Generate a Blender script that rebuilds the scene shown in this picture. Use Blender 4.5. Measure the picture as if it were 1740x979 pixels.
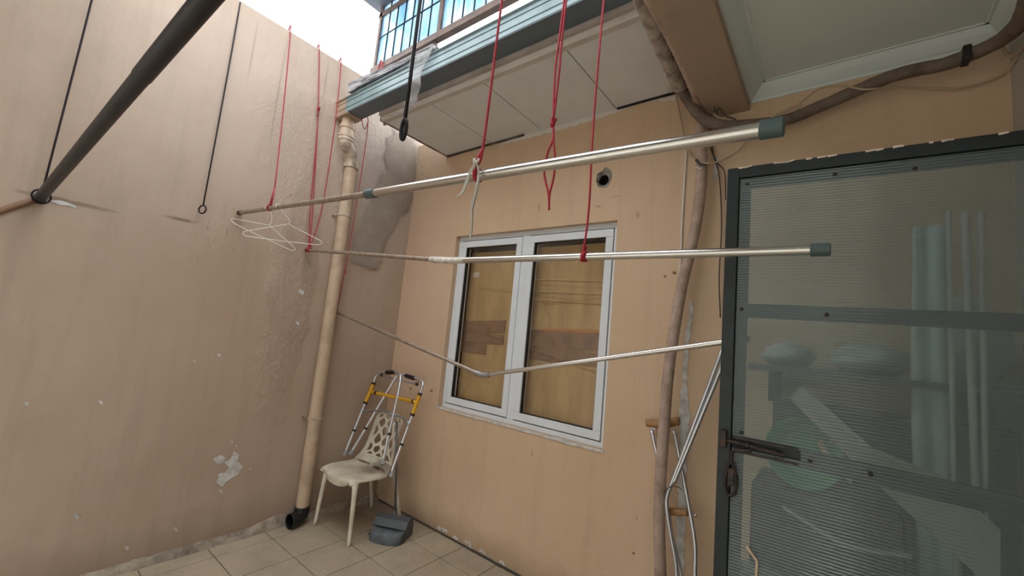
import bpy, bmesh, math, random
from mathutils import Vector, Matrix, Quaternion, noise
random.seed(7)
for o in list(bpy.data.objects): bpy.data.objects.remove(o)
SC = bpy.context.scene
COL = SC.collection

# ------------------------------------------------------------------ camera
CAM = Vector((3.21077, -2.40964, 1.55))
FPX = 700.776
yaw, pit, rol = math.radians(38.18296), math.radians(6.47680), math.radians(5.39103)
FW = Vector((-math.sin(yaw)*math.cos(pit), math.cos(yaw)*math.cos(pit), math.sin(pit)))
r_ = Vector((math.cos(yaw), math.sin(yaw), 0)); u_ = r_.cross(FW)
RT = r_*math.cos(rol) + u_*math.sin(rol)
UP = -r_*math.sin(rol) + u_*math.cos(rol)
cd = bpy.data.cameras.new('camera'); cam = bpy.data.objects.new('camera', cd); COL.objects.link(cam)
cd.sensor_fit = 'HORIZONTAL'; cd.sensor_width = 36; cd.lens = 36*FPX/1740; cd.clip_start = 0.02
m3 = Matrix((RT, UP, -FW)).transposed()
cam.matrix_world = Matrix.Translation(CAM) @ m3.to_4x4()
SC.camera = cam

# ------------------------------------------------------------------ world, exposure
W = bpy.data.worlds.new('overcast_sky'); SC.world = W; W.use_nodes = True
wn = W.node_tree.nodes; wl = W.node_tree.links
bg = wn['Background']; bg.inputs['Color'].default_value = (0.93, 0.97, 1.0, 1); bg.inputs['Strength'].default_value = 1.0
SC.view_settings.view_transform = 'Standard'; SC.view_settings.look = 'None'
SC.view_settings.gamma = 1; SC.view_settings.use_curve_mapping = False
SC.view_settings.exposure = 2.12
SC.cycles.max_bounces = 8; SC.cycles.diffuse_bounces = 5; SC.cycles.transparent_max_bounces = 12
SC.cycles.sample_clamp_indirect = 6

# ------------------------------------------------------------------ helpers
def at(px, py, X=None, Y=None, Z=None):
    """point where the sight line of a photo pixel meets a real plane of the yard"""
    d = RT*((px-870)/FPX) - UP*((py-489.5)/FPX) + FW
    t = (X-CAM.x)/d.x if X is not None else (Y-CAM.y)/d.y if Y is not None else (Z-CAM.z)/d.z
    return CAM + d*t

def lin(c):
    return tuple(((v/255)/12.92 if v/255 <= .04045 else ((v/255+.055)/1.055)**2.4) for v in c)+(1,)

class NT:
    def fres(s, f0=.04, normal=None):
        f = s.n('ShaderNodeLayerWeight', {'Blend': .5} if normal is None else {'Blend': .5, 'Normal': normal}).outputs['Facing']
        return s.math('ADD', s.math('MULTIPLY', s.math('POWER', f, 5.), 1-f0), f0)
    def __init__(s, name):
        s.m = bpy.data.materials.new(name); s.m.use_nodes = True
        s.t = s.m.node_tree; s.b = s.t.nodes['Principled BSDF']; s.out = s.t.nodes['Material Output']
        s.co = s.t.nodes.new('ShaderNodeTexCoord').outputs['Object']
    def n(s, typ, ins=None, **props):
        x = s.t.nodes.new(typ)
        for k, v in props.items(): setattr(x, k, v)
        for k, v in (ins or {}).items():
            if isinstance(v, bpy.types.NodeSocket): s.t.links.new(v, x.inputs[k])
            else: x.inputs[k].default_value = v
        return x
    def map(s, scale, co=None, loc=(0,0,0)):
        return s.n('ShaderNodeMapping', {'Vector': co or s.co, 'Scale': scale, 'Location': loc}).outputs[0]
    def noise(s, scale, detail=4, rough=.55, vec=None, dist=0):
        return s.n('ShaderNodeTexNoise', {'Vector': vec or s.co, 'Scale': scale, 'Detail': detail, 'Roughness': rough, 'Distortion': dist}).outputs[0]
    def ramp(s, fac, a, b, ca=0., cb=1.):
        r = s.n('ShaderNodeMapRange', {'Value': fac, 'From Min': a, 'From Max': b, 'To Min': ca, 'To Max': cb}); r.clamp = True
        return r.outputs[0]
    def mix(s, fac, a, b, mode='MIX'):
        x = s.n('ShaderNodeMix', data_type='RGBA', blend_type=mode)
        for i, v in ((0, fac), (6, a), (7, b)):
            if isinstance(v, bpy.types.NodeSocket): s.t.links.new(v, x.inputs[i])
            else: x.inputs[i].default_value = v
        return x.outputs[2]
    def math(s, op, a, b=0., c=None):
        x = s.n('ShaderNodeMath', operation=op)
        for i, v in enumerate((a, b) if c is None else (a, b, c)):
            if isinstance(v, bpy.types.NodeSocket): s.t.links.new(v, x.inputs[i])
            else: x.inputs[i].default_value = v
        return x.outputs[0]
    def blob(s, centre, rad, ns=8, amt=.5, edge=.15, vec=None):
        """ragged mask: 1 inside an ellipsoid round centre, 0 outside"""
        v = s.n('ShaderNodeVectorMath', {0: s.co, 1: centre}, operation='SUBTRACT').outputs[0]
        v = s.n('ShaderNodeVectorMath', {0: v, 1: tuple(1/x for x in rad)}, operation='MULTIPLY').outputs[0]
        l = s.n('ShaderNodeVectorMath', {0: v}, operation='LENGTH').outputs[1]
        nz = s.noise(ns, 6, .65, vec)
        l = s.math('ADD', l, s.math('MULTIPLY', s.math('SUBTRACT', nz, .5), amt*4))
        return s.ramp(l, 1-edge, 1+edge, 1, 0)
    def bump(s, h, strength=.3, dist=.01):
        b = s.n('ShaderNodeBump', {'Height': h, 'Strength': strength, 'Distance': dist})
        s.t.links.new(b.outputs[0], s.b.inputs['Normal']); return b
    def set(s, **k):
        for n, v in k.items():
            n = n.replace('_', ' ')
            n = {'Color': 'Base Color'}.get(n, n)
            if isinstance(v, bpy.types.NodeSocket): s.t.links.new(v, s.b.inputs[n])
            else: s.b.inputs[n].default_value = v
        return s

def simple(name, c, rough=.6, metal=0., var=.12, ns=12, dirt=None, bump=.0, bscale=60, **k):
    t = NT(name); c = lin(c)
    d = tuple(x*(1-var*2) for x in c[:3])+(1,) if dirt is None else lin(dirt)
    col = t.mix(t.ramp(t.noise(ns, 6, .6), .42, .72, 0, var*3 if dirt is None else var*4), c, d)
    t.set(Color=col, Roughness=rough, Metallic=metal, **k)
    if bump: t.bump(t.noise(bscale, 5), bump, .004)
    return t.m

def link(name, me, mat, parent=None, smooth=False):
    o = bpy.data.objects.new(name, me); COL.objects.link(o)
    if mat: me.materials.append(mat)
    if smooth:
        for p in me.polygons: p.use_smooth = True
    if parent: o.parent = parent
    return o
def obj(name, bm, mat, parent=None, smooth=False, bevel=0, sharp=None):
    me = bpy.data.meshes.new(name); bmesh.ops.recalc_face_normals(bm, faces=bm.faces); bm.to_mesh(me); bm.free()
    o = link(name, me, mat, parent, smooth)
    if sharp and smooth: me.set_sharp_from_angle(angle=math.radians(sharp))
    if bevel:
        md = o.modifiers.new('bevel', 'BEVEL'); md.width = bevel; md.segments = 2; md.limit_method = 'ANGLE'
    return o
def tag(o, label=None, cat=None, group=None, kind=None):
    for k, v in (('label', label), ('category', cat), ('group', group), ('kind', kind)):
        if v: o[k] = v
    return o
def thing(name, label, cat, loc=(0,0,0), rz=0, group=None):
    o = bpy.data.objects.new(name, None); COL.objects.link(o); o.location = loc; o.rotation_euler = (0,0,rz)
    return tag(o, label, cat, group)
def rebase(o):
    """move an origin-built thing's empty to the base of its parts without moving them"""
    bpy.context.view_layer.update()
    pts = [c.matrix_world @ v.co for c in o.children_recursive if c.type == 'MESH' for v in c.data.vertices]
    if not pts: return
    b = Vector(((min(p.x for p in pts)+max(p.x for p in pts))/2, (min(p.y for p in pts)+max(p.y for p in pts))/2, min(p.z for p in pts)))
    d = b-o.location
    o.location = b
    for c in o.children: c.location = c.location - d
def B(): return bmesh.new()
def box(bm, a, b):
    x0,x1 = sorted((a[0],b[0])); y0,y1 = sorted((a[1],b[1])); z0,z1 = sorted((a[2],b[2]))
    v = [bm.verts.new(p) for p in ((x0,y0,z0),(x1,y0,z0),(x1,y1,z0),(x0,y1,z0),(x0,y0,z1),(x1,y0,z1),(x1,y1,z1),(x0,y1,z1))]
    for f in ((0,3,2,1),(4,5,6,7),(0,1,5,4),(1,2,6,5),(2,3,7,6),(3,0,4,7)): bm.faces.new([v[i] for i in f])
    return bm
def prism(bm, poly, vec):
    vec = Vector(vec)
    a = [bm.verts.new(Vector(p)) for p in poly]; b = [bm.verts.new(Vector(p)+vec) for p in poly]
    n = len(a); bm.faces.new(a[::-1]); bm.faces.new(b)
    for i in range(n): bm.faces.new((a[i], a[(i+1)%n], b[(i+1)%n], b[i]))
    return bm
def spline(pts, n=8):
    pts = [Vector(p) for p in pts]
    if len(pts) < 3: return pts
    out = []
    P = [pts[0]*2-pts[1]] + pts + [pts[-1]*2-pts[-2]]
    for i in range(1, len(P)-2):
        p0,p1,p2,p3 = P[i-1:i+3]
        for k in range(n):
            t = k/n
            out.append(.5*((2*p1)+(p2-p0)*t+(2*p0-5*p1+4*p2-p3)*t*t+(3*p1-p0-3*p2+p3)*t**3))
    out.append(pts[-1]); return out
def tube(bm, pts, r, seg=12, cap=True, rfun=None, closed=False, flat=1.0):
    """tube along points; r number or list; rfun(i, s) extra radius factor"""
    pts = [Vector(p) for p in pts]; N = len(pts)
    rr = r if isinstance(r, (list, tuple)) else [r]*N
    if len(rr) != N: rr = [rr[min(len(rr)-1, int(i*len(rr)/N))] for i in range(N)]
    def tg(i):
        if closed: return (pts[(i+1)%N]-pts[i-1]).normalized()
        return (pts[min(i+1,N-1)]-pts[max(i-1,0)]).normalized()
    t0 = tg(0); nrm = t0.orthogonal().normalized()
    if abs(t0.z) < .9: nrm = (Vector((0,0,1))-t0*t0.z).normalized()
    rings = []
    for i in range(N):
        t = tg(i)
        if i: nrm = (Quaternion(t0.cross(t).normalized(), t0.angle(t)) @ nrm) if t0.angle(t) > 1e-5 else nrm
        t0 = t; bn = t.cross(nrm)
        ring = []
        for k in range(seg):
            a = 2*math.pi*k/seg; q = rr[i]*(rfun(i,k) if rfun else 1)
            ring.append(bm.verts.new(pts[i]+(nrm*math.cos(a)+bn*math.sin(a)*flat)*q))
        rings.append(ring)
    for i in range(N if closed else N-1):
        A, Bq = rings[i], rings[(i+1)%N]
        for k in range(seg): bm.faces.new((A[k], A[(k+1)%seg], Bq[(k+1)%seg], Bq[k]))
    if cap and not closed:
        bm.faces.new(rings[0][::-1]); bm.faces.new(rings[-1])
    return bm
def lathe(bm, prof, c=(0,0,0), axis=(0,0,1), seg=20):
    """profile of (radius, height) turned round an axis from c"""
    axis = Vector(axis).normalized(); n = axis.orthogonal().normalized(); b = axis.cross(n); c = Vector(c)
    rings = []
    for r, h in prof:
        if r < 1e-6: rings.append([bm.verts.new(c+axis*h)]*seg); continue
        rings.append([bm.verts.new(c+axis*h+(n*math.cos(2*math.pi*k/seg)+b*math.sin(2*math.pi*k/seg))*r) for k in range(seg)])
    for A, D in zip(rings, rings[1:]):
        for k in range(seg):
            f = []
            for v in (A[k], A[(k+1)%seg], D[(k+1)%seg], D[k]):
                if v not in f: f.append(v)
            if len(f) > 2: bm.faces.new(f)
    if prof[0][0] > 1e-6: bm.faces.new(rings[0][::-1])
    if prof[-1][0] > 1e-6: bm.faces.new(rings[-1])
    return bm

# ------------------------------------------------------------------ materials
def wall_mat(name, base, light, dark, axis, extra=None):
    """aged emulsion paint: mottling, vertical run marks, hairline relief"""
    t = NT(name)
    big = t.noise(1.3, 5, .6); fine = t.noise(22, 6, .7)
    col = t.mix(t.ramp(big, .38, .68), lin(base), lin(light))
    sc = (5, 5, .4)
    streak = t.noise(2.2, 6, .65, t.map(sc))
    col = t.mix(t.ramp(streak, .5, .8, 0, .28), col, lin(dark))
    col = t.mix(t.ramp(fine, .55, .8, 0, .12), col, lin(dark))
    h = t.math('ADD', t.math('MULTIPLY', t.noise(7, 5, .6), .6), t.math('MULTIPLY', t.noise(90, 3, .6), .12))
    rough = .62
    if extra: col, h = extra(t, col, h)
    t.set(Color=col, Roughness=t.ramp(big, .3, .7, .5, .66)); t.bump(h, .55, .014)
    t.b.inputs['Specular IOR Level'].default_value = .35
    return t.m

def left_extra(t, col, h):
    def mark(c, r, tone, f=1., **k):
        nonlocal col
        m_ = t.blob(c, r, **k)
        col = t.mix(t.math('MULTIPLY', m_, f), col, lin(tone)); return m_
    # blistered paint round the downpipe and up the damp column beside it
    a = t.blob((0,-.45,2.65), (1,.28,.55), ns=5, amt=.35, edge=.4)
    b = t.blob((0,-1.0,1.9), (1,.13,.95), ns=5, amt=.35, edge=.4)
    c = t.blob((0,-1.02,2.9), (1,.3,.6), ns=4, amt=.3, edge=.5)
    m_ = t.math('MAXIMUM', t.math('MAXIMUM', a, b), t.math('MULTIPLY', c, .5))
    crinkle = t.noise(16, 7, .7, t.map((1, 1.2, .8)), 1.2)
    h = t.math('ADD', h, t.math('MULTIPLY', t.math('MULTIPLY', crinkle, m_), 4.0))
    col = t.mix(t.math('MULTIPLY', t.ramp(crinkle, .56, .7), t.math('MULTIPLY', m_, .45)), col, lin((205,190,178)))
    # skylight on the upper wall painted as a paler zone; greyer patch by corner
    mark((0,-1.35,2.95), (1,.75,.6), (196,176,162), .55, ns=3, amt=.35, edge=.6)
    mark((0,-.3,2.9), (1,.4,.7), (182,170,162), .5, ns=3, amt=.3, edge=.5)
    # pinkish band
    mark((0,-1.2,1.3), (1,.5,.8), (178,147,127), .3, ns=3, amt=.35, edge=.6)
    # drip scratches under the first rail
    rk = t.noise(30, 4, .7, t.map((1, 3.2, .25)))
    mm = t.blob((0,-1.5,2.04), (1,.16,.2), ns=9, amt=.3, edge=.3)
    col = t.mix(t.math('MULTIPLY', t.ramp(rk, .58, .64), t.math('MULTIPLY', mm, .5)), col, lin((92,72,60)))
    # rubbed dark line beside the black pole end
    mark((0,-2.2,2.03), (1,.16,.012), (105,80,64), .6, ns=20, amt=.3, edge=.4)
    mark((0,-1.72,2.07), (1,.07,.01), (85,66,52), .6, ns=20, amt=.3, edge=.4)
    # thin black run lines from the wall top
    for y, z0, hh in ((-.98,3.4,.16),(-1.3,3.1,.3),(-1.62,2.9,.35),(-1.5,3.35,.2)):
        mark((0,y,z0), (1,.006,hh), (110,92,84), .3, ns=40, amt=.5, edge=.5)
    # scuffs low down
    for y, z0, ry, rz_ in ((-1.87,.37,.09,.05),(-1.66,.36,.12,.06),(-1.25,.3,.06,.12),(-1.78,.28,.18,.04),(-1.45,.24,.14,.02)):
        mark((0,y,z0), (1,ry,rz_), (170,148,128), .45, ns=18, amt=.5, edge=.5)
    # grime rising from the floor
    z = t.n('ShaderNodeSeparateXYZ', {0: t.co}).outputs[2]
    g = t.math('MULTIPLY', t.ramp(t.math('ADD', z, t.math('MULTIPLY', t.noise(4), .25)), .08, .4, .55, 0), 1)
    col = t.mix(g, col, lin((112,90,74)))
    return col, h
def back_extra(t, col, h):
    def mark(c, r, tone, f=1., **k):
        nonlocal col
        m_ = t.blob(c, r, **k); col = t.mix(t.math('MULTIPLY', m_, f), col, lin(tone)); return m_
    mark((.3,0,1.9), (.32,1,1.3), (196,164,146), .5, ns=3, amt=.3, edge=.5)
    m_ = t.blob((.15,0,2.7), (.3,1,.5), ns=5, amt=.3, edge=.4)
    h = t.math('ADD', h, t.math('MULTIPLY', t.math('MULTIPLY', t.noise(18, 7, .7), m_), 1.6))
    for x, z0, rx, rz_ in ((1.98,2.45,.03,.012),(2.25,2.36,.02,.03),(2.1,2.5,.06,.006),(2.48,2.0,.012,.012),(1.62,.78,.01,.04),(2.35,.6,.01,.02),(1.5,2.5,.015,.05)):
        mark((x,0,z0), (rx*.6,1,rz_*.6), (130,104,82), .4, ns=40, amt=.6, edge=.6)
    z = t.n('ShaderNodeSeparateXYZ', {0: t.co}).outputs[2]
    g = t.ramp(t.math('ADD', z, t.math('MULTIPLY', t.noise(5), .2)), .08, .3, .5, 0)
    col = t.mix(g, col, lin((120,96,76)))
    return col, h

WALL_L = wall_mat('painted_plaster_left', (170,149,130), (178,158,140), (128,109,94), 1, left_extra)
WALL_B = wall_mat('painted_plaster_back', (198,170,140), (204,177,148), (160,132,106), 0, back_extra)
WALL_W = simple('white_wall_paint', (176,172,164), .7, var=.06, ns=3, bump=.15)
BEAM = wall_mat('painted_beam', (160,140,120), (166,146,126), (122,106,92), 0)
CEIL = simple('ceiling_emulsion', (206,214,208), .75, var=.04, ns=2, bump=.08)
COVE = simple('cove_gloss_paint', (206,215,212), .5, var=.06, ns=5)
SOFF = simple('soffit_board_paint', (216,218,218), .7, var=.06, ns=4, dirt=(176,170,164), bump=.1)
PLAST = simple('bare_plaster', (205,204,200), .85, var=.2, ns=20, dirt=(140,136,130), bump=.5, bscale=40)
CEMENT = simple('bare_cement', (150,146,140), .9, var=.25, ns=18, dirt=(84,78,74), bump=.8, bscale=35)
CURB = simple('rough_mortar', (158,146,130), .9, var=.25, ns=14, dirt=(96,84,72), bump=.9, bscale=40)
DARK = simple('dark_recess', (22,20,20), .9, var=.1)
GROUT = simple('grimy_grout', (78,66,56), .9, var=.15, ns=10, bump=.4)
def tile_mat():
    t = NT('ceramic_floor_tile')
    w = t.n('ShaderNodeNewGeometry').outputs['Position']
    big = t.noise(2.4, 6, .65, w); fi = t.noise(40, 5, .6, w)
    col = t.mix(t.ramp(big, .4, .65), lin((176,162,140)), lin((160,147,127)))
    col = t.mix(t.ramp(fi, .5, .75, 0, .3), col, lin((120,100,84)))
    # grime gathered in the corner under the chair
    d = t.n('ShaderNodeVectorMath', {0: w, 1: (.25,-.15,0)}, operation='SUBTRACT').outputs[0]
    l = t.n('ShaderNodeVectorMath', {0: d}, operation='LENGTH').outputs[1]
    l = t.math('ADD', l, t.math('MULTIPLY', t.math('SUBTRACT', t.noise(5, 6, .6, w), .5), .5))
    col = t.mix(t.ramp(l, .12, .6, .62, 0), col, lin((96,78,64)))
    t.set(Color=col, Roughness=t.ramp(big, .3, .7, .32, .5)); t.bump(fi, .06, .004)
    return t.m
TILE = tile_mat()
UPVC = simple('white_window_profile', (214,219,224), .38, var=.05, ns=6, dirt=(170,172,174))
STEEL = None
def steel(name, c=(205,203,198), rough=.22, rust=0.):
    t = NT(name)
    n = t.noise(14, 6, .7)
    col = t.mix(t.ramp(n, .5, .8, 0, .25), lin(c), lin((158,150,142)))
    if rust: col = t.mix(t.ramp(t.noise(30, 7, .7), .45, .75, rust*.8, 1.), col, lin((128,106,90)))
    t.set(Color=col, Metallic=.95 if not rust else .7, Roughness=t.ramp(n, .35, .75, rough*.8, rough+.08)); return t.m
STEEL = steel('stainless_rail'); STEEL_D = steel('stainless_rail_worn', (190,180,168), .38, .35)
RUST = simple('rusty_metal', (92,70,58), .8, .3, var=.2, ns=30, dirt=(60,46,40), bump=.5)
RAILPAINT = simple('old_paint_on_rail', (212,206,196), .6, var=.2, ns=30, dirt=(150,132,116), bump=.5)
ALU = simple('brushed_aluminium', (206,208,212), .34, .85, var=.04, ns=6)
ALU_D = simple('dull_aluminium', (165,166,168), .42, .8, var=.06, ns=6)
GCAP = simple('grey_green_plastic_cap', (72,90,90), .5, var=.1)
BLACKP = simple('black_rubber', (20,20,22), .45, var=.1)
BLACKPOLE = simple('black_painted_pole', (26,28,34), .45, var=.15, ns=20, dirt=(48,48,54), bump=.15)
IRONWIRE = simple('black_iron_wire', (28,26,30), .5, .4, var=.2)
ROPE = None
def rope_mat(name, c, d):
    t = NT(name)
    v = t.n('ShaderNodeTexVoronoi', {'Vector': t.map((1,1,.5)), 'Scale': 420}).outputs[0]
    col = t.mix(t.ramp(v, .1, .6), lin(c), lin(d))
    t.set(Color=col, Roughness=.7); t.bump(v, .5, .001); return t.m
ROPE = rope_mat('red_nylon_rope', (214,40,62), (150,22,42)); ROPE_D = rope_mat('dark_red_cord', (196,44,60), (136,30,44))
PIPE = simple('painted_pvc_pipe', (186,162,138), .5, var=.14, ns=9, dirt=(136,114,96), bump=.15)
PIPE_DIRTY = simple('stained_pvc_elbow', (196,176,156), .5, var=.25, ns=11, dirt=(60,52,48), bump=.3)
GUT = simple('grey_green_gutter', (118,140,144), .35, var=.14, ns=8, dirt=(84,98,104))
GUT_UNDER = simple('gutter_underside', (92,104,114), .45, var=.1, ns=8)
GUTBR = simple('gutter_end_beige', (170,148,128), .5, var=.15, ns=10, dirt=(110,86,72))
RAILBR = simple('brown_painted_steel', (104,84,74), .55, .2, var=.2, ns=10, dirt=(60,50,48), bump=.2)
FOAM = simple('grey_foam_lagging', (112,98,86), .85, var=.2, ns=14, dirt=(68,58,52), bump=.5, bscale=30)
def wrap_mat(name, c, d, sc):
    t = NT(name)
    n = t.noise(10, 6, .65); f = t.noise(60, 4, .6, t.map((1,1,sc)))
    t.set(Color=t.mix(t.ramp(n, .42, .68), lin(c), lin(d)), Roughness=.7); t.bump(t.math('ADD', t.noise(24, 5, .7), f), .55, .006); return t.m
WRAP_OLD = wrap_mat('old_pipe_wrapping', (176,164,154), (92,82,76), 1)
WRAP = wrap_mat('ribbed_pipe_wrapping', (180,156,142), (148,126,114), 3)
CABLE_C = simple('cream_cable', (176,156,130), .6, var=.12); CABLE_D = simple('dark_cable', (62,54,50), .6, var=.1)
CABLE_W = simple('white_cable_sleeve', (205,200,192), .5, var=.08)
WOODG = simple('crutch_wood_varnished', (172,130,78), .45, var=.2, ns=16, dirt=(112,78,44))
YEL = simple('yellow_anodised_sleeve', (214,160,30), .35, .2, var=.1)
WHITEWIRE = simple('white_coated_wire', (224,220,214), .45, var=.05)
CHAIRP = simple('cream_moulded_plastic', (206,198,178), .42, var=.14, ns=7, dirt=(138,124,104), bump=.06)
def chair_seat():
    t = NT('cream_plastic_grimy'); n = t.noise(9, 6, .65)
    col = t.mix(t.ramp(n, .42, .7, 0, .6), lin((204,196,176)), lin((150,138,118)))
    for c, r in (((.44,-.27,.42),(.13,.1,.1)),((.36,-.36,.42),(.1,.1,.1))):
        col = t.mix(t.math('MULTIPLY', t.blob(c, r, ns=14, amt=.4, edge=.5), .6), col, lin((92,76,62)))
    t.set(Color=col, Roughness=.45); return t.m
CHAIRS = chair_seat()
DUSTP = simple('dark_grey_plastic', (74,78,82), .5, var=.18, ns=14, dirt=(54,54,56), bump=.1)
DUSTP2 = simple('dustpan_worn_plastic', (86,92,96), .55, var=.2, ns=20, dirt=(60,62,64), bump=.3)
DOORG = simple('dark_green_grey_metal', (40,48,50), .45, .3, var=.2, ns=16, dirt=(34,38,40), bump=.1)
DOORB = simple('door_edge_chipped_paint', (230,212,196), .7, var=.1, ns=30)
LATCH = simple('old_latch_iron', (58,54,52), .5, .7, var=.25, ns=30, dirt=(84,70,60), bump=.3)
ROOFD = simple('dark_roof_sheet', (62,68,78), .6, var=.1)
def plank_mat():
    t = NT('weathered_grey_wood')
    n = t.noise(8, 7, .7, t.map((.6, 6, 9)))
    t.set(Color=t.mix(t.ramp(n, .4, .62), lin((58,56,60)), lin((178,176,176))), Roughness=.85); t.bump(n, .7, .01); return t.m
PLANK = plank_mat()
def clear_mat(name, tint, haze, alpha, rough=.3, ns=12, crinkle=.4, tl_=.45):
    """thin dusty plastic film: part see-through, part scattering"""
    t = NT(name)
    n = t.noise(ns, 6, .7)
    t.set(Color=t.mix(t.ramp(n, .4, .7), lin(haze), lin(tint)), Roughness=rough)
    t.bump(n, crinkle, .01)
    tr = t.n('ShaderNodeBsdfTransparent', {'Color': (.97,.97,.97,1)})
    tl = t.n('ShaderNodeBsdfTranslucent', {'Color': lin(haze)})
    a = t.n('ShaderNodeMixShader', {0: tl_, 1: t.b.outputs[0], 2: tl.outputs[0]})
    mx = t.n('ShaderNodeMixShader', {0: t.ramp(n, .3, .75, alpha-.1, alpha+.1), 1: a.outputs[0], 2: tr.outputs[0]})
    t.t.links.new(mx.outputs[0], t.out.inputs[0]); return t.m
FILM = clear_mat('dusty_plastic_film', (216,216,216), (200,198,196), .68)
FILM_G = clear_mat('grey_wall_film', (184,170,156), (172,157,143), .6, .8, 5, .15, 0.)
def glass_mat():
    t = NT('window_glass'); g = t.n('ShaderNodeBsdfGlossy', {'Color': (1,1,1,1), 'Roughness': .03})
    tr = t.n('ShaderNodeBsdfTransparent', {'Color': (.97,.97,.96,1)})
    fr = t.fres(.05)
    mx = t.n('ShaderNodeMixShader', {0: fr, 1: tr.outputs[0], 2: g.outputs[0]})
    t.t.links.new(mx.outputs[0], t.out.inputs[0]); return t.m
GLASS = glass_mat()
def poly_mat():
    t = NT('blue_polycarbonate_sheet')
    n = t.noise(2.2, 4, .6, t.map((3,3,.7))); s = t.noise(30, 3, .6)
    tint = t.mix(t.ramp(n, .42, .62), lin((168,200,224)), lin((226,238,246)))  # pale blotches in the tint stand in for clouds reflected in the panes
    tint = t.mix(t.ramp(s, .66, .72, 0, .6), tint, lin((70,76,84)))
    tr = t.n('ShaderNodeBsdfTranslucent', {'Color': tint}); tp = t.n('ShaderNodeBsdfTransparent', {'Color': tint})
    a = t.n('ShaderNodeMixShader', {0: .35, 1: tr.outputs[0], 2: tp.outputs[0]})
    g = t.n('ShaderNodeBsdfGlossy', {'Color': (.9,.95,1,1), 'Roughness': .12})
    fr = t.fres(.05)
    mx = t.n('ShaderNodeMixShader', {0: fr, 1: a.outputs[0], 2: g.outputs[0]})
    t.t.links.new(mx.outputs[0], t.out.inputs[0]); return t.m
POLY = poly_mat()
def sheet_mat():
    """ribbed grey-green plastic door sheet: cloudy, slightly see-through, fine horizontal ribs"""
    t = NT('ribbed_cloudy_sheet')
    w = t.n('ShaderNodeTexWave', {'Vector': t.co, 'Scale': 31, 'Distortion': .5, 'Detail': 1, 'Detail Scale': 2}, wave_type='BANDS', bands_direction='Z').outputs[1]
    n = t.noise(3, 5, .6)
    bp = t.n('ShaderNodeBump', {'Height': w, 'Strength': .7, 'Distance': .003}).outputs[0]
    t.set(Color=t.mix(t.ramp(n, .35, .7), lin((186,198,202)), lin((150,162,164))), Roughness=.42); t.t.links.new(bp, t.b.inputs['Normal'])
    rf = t.n('ShaderNodeBsdfRefraction', {'Color': (.72,.78,.77,1), 'Roughness': .24, 'IOR': 1.04, 'Normal': bp})
    tp = t.n('ShaderNodeBsdfTransparent', {'Color': (.72,.78,.77,1)})
    a = t.n('ShaderNodeMixShader', {0: .78, 1: rf.outputs[0], 2: tp.outputs[0]})
    gl = t.n('ShaderNodeBsdfGlossy', {'Color': (.8,.88,.9,1), 'Roughness': .10, 'Normal': bp})
    fr = t.fres(.07)
    b = t.n('ShaderNodeMixShader', {0: fr, 1: a.outputs[0], 2: gl.outputs[0]})
    c = t.n('ShaderNodeMixShader', {0: t.ramp(n, .3, .7, .10, .18), 1: b.outputs[0], 2: t.b.outputs[0]})
    t.t.links.new(c.outputs[0], t.out.inputs[0]); return t.m
SHEET = sheet_mat()
def board_mat():
    t = NT('tan_paper_board')
    n = t.noise(3, 6, .6, t.map((3,1,.6))); f = t.noise(2, 5, .6)
    col = t.mix(t.ramp(n, .35, .7), lin((190,158,108)), lin((160,128,84)))
    col = t.mix(t.ramp(f, .55, .75, 0, .4), col, lin((128,96,62)))
    t.set(Color=col, Roughness=.6); t.bump(n, .3, .01); return t.m
BOARD = board_mat()
BOARD2 = simple('brown_timber_offcut', (138,106,80), .65, var=.2, ns=12, dirt=(104,78,58), bump=.2)
BOARD3 = simple('rusty_orange_strip', (186,118,62), .7, var=.2, ns=12)

# ------------------------------------------------------------------ the setting
XR = 3.776; BX0_ = 2.642; ZT = 3.64; YF = -4.2
def irregular(bm, poly, vec, amp=.006, step=.02):
    """prism whose outline is ragged like broken plaster"""
    out = []; vec = Vector(vec); n = len(poly)
    for i in range(n):
        a, b = Vector(poly[i]), Vector(poly[(i+1)%n]); L = (b-a).length; k = max(1, int(L/step))
        for j in range(k):
            p = a.lerp(b, j/k)
            q = Vector((noise.noise(p*37), noise.noise(p*41+Vector((5,5,5))), noise.noise(p*43+Vector((9,1,4)))))*amp*2
            q -= vec.normalized()*q.dot(vec.normalized())
            out.append(p+q)
    return prism(bm, out, vec)

# floor: slab and tiles
fl = obj('floor', box(B(), (-.15,YF-.15,-.15), (XR+.15,.15,-.006)), GROUT); tag(fl, kind='structure')
TX, TY = .315, .345; 
for i in range(-1, 12):
    for j in range(0, 13):
        x0 = .16+TX*i; x1 = x0+TX; y1 = .105-TY*j; y0 = y1-TY
        x0c, x1c, y0c, y1c = max(x0,.0), min(x1,XR), max(y0,YF), min(y1,0)
        if x1c-x0c < .03 or y1c-y0c < .03: continue
        g = .0028
        cx, cy = (x0c+x1c)/2, (y0c+y1c)/2
        bm = box(B(), (x0c-cx+g,y0c-cy+g,-.008), (x1c-cx-g,y1c-cy-g,0))
        o = obj('tile', bm, TILE, fl, bevel=.0015); o.location = (cx, cy, random.uniform(-.0008,.0003))

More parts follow.
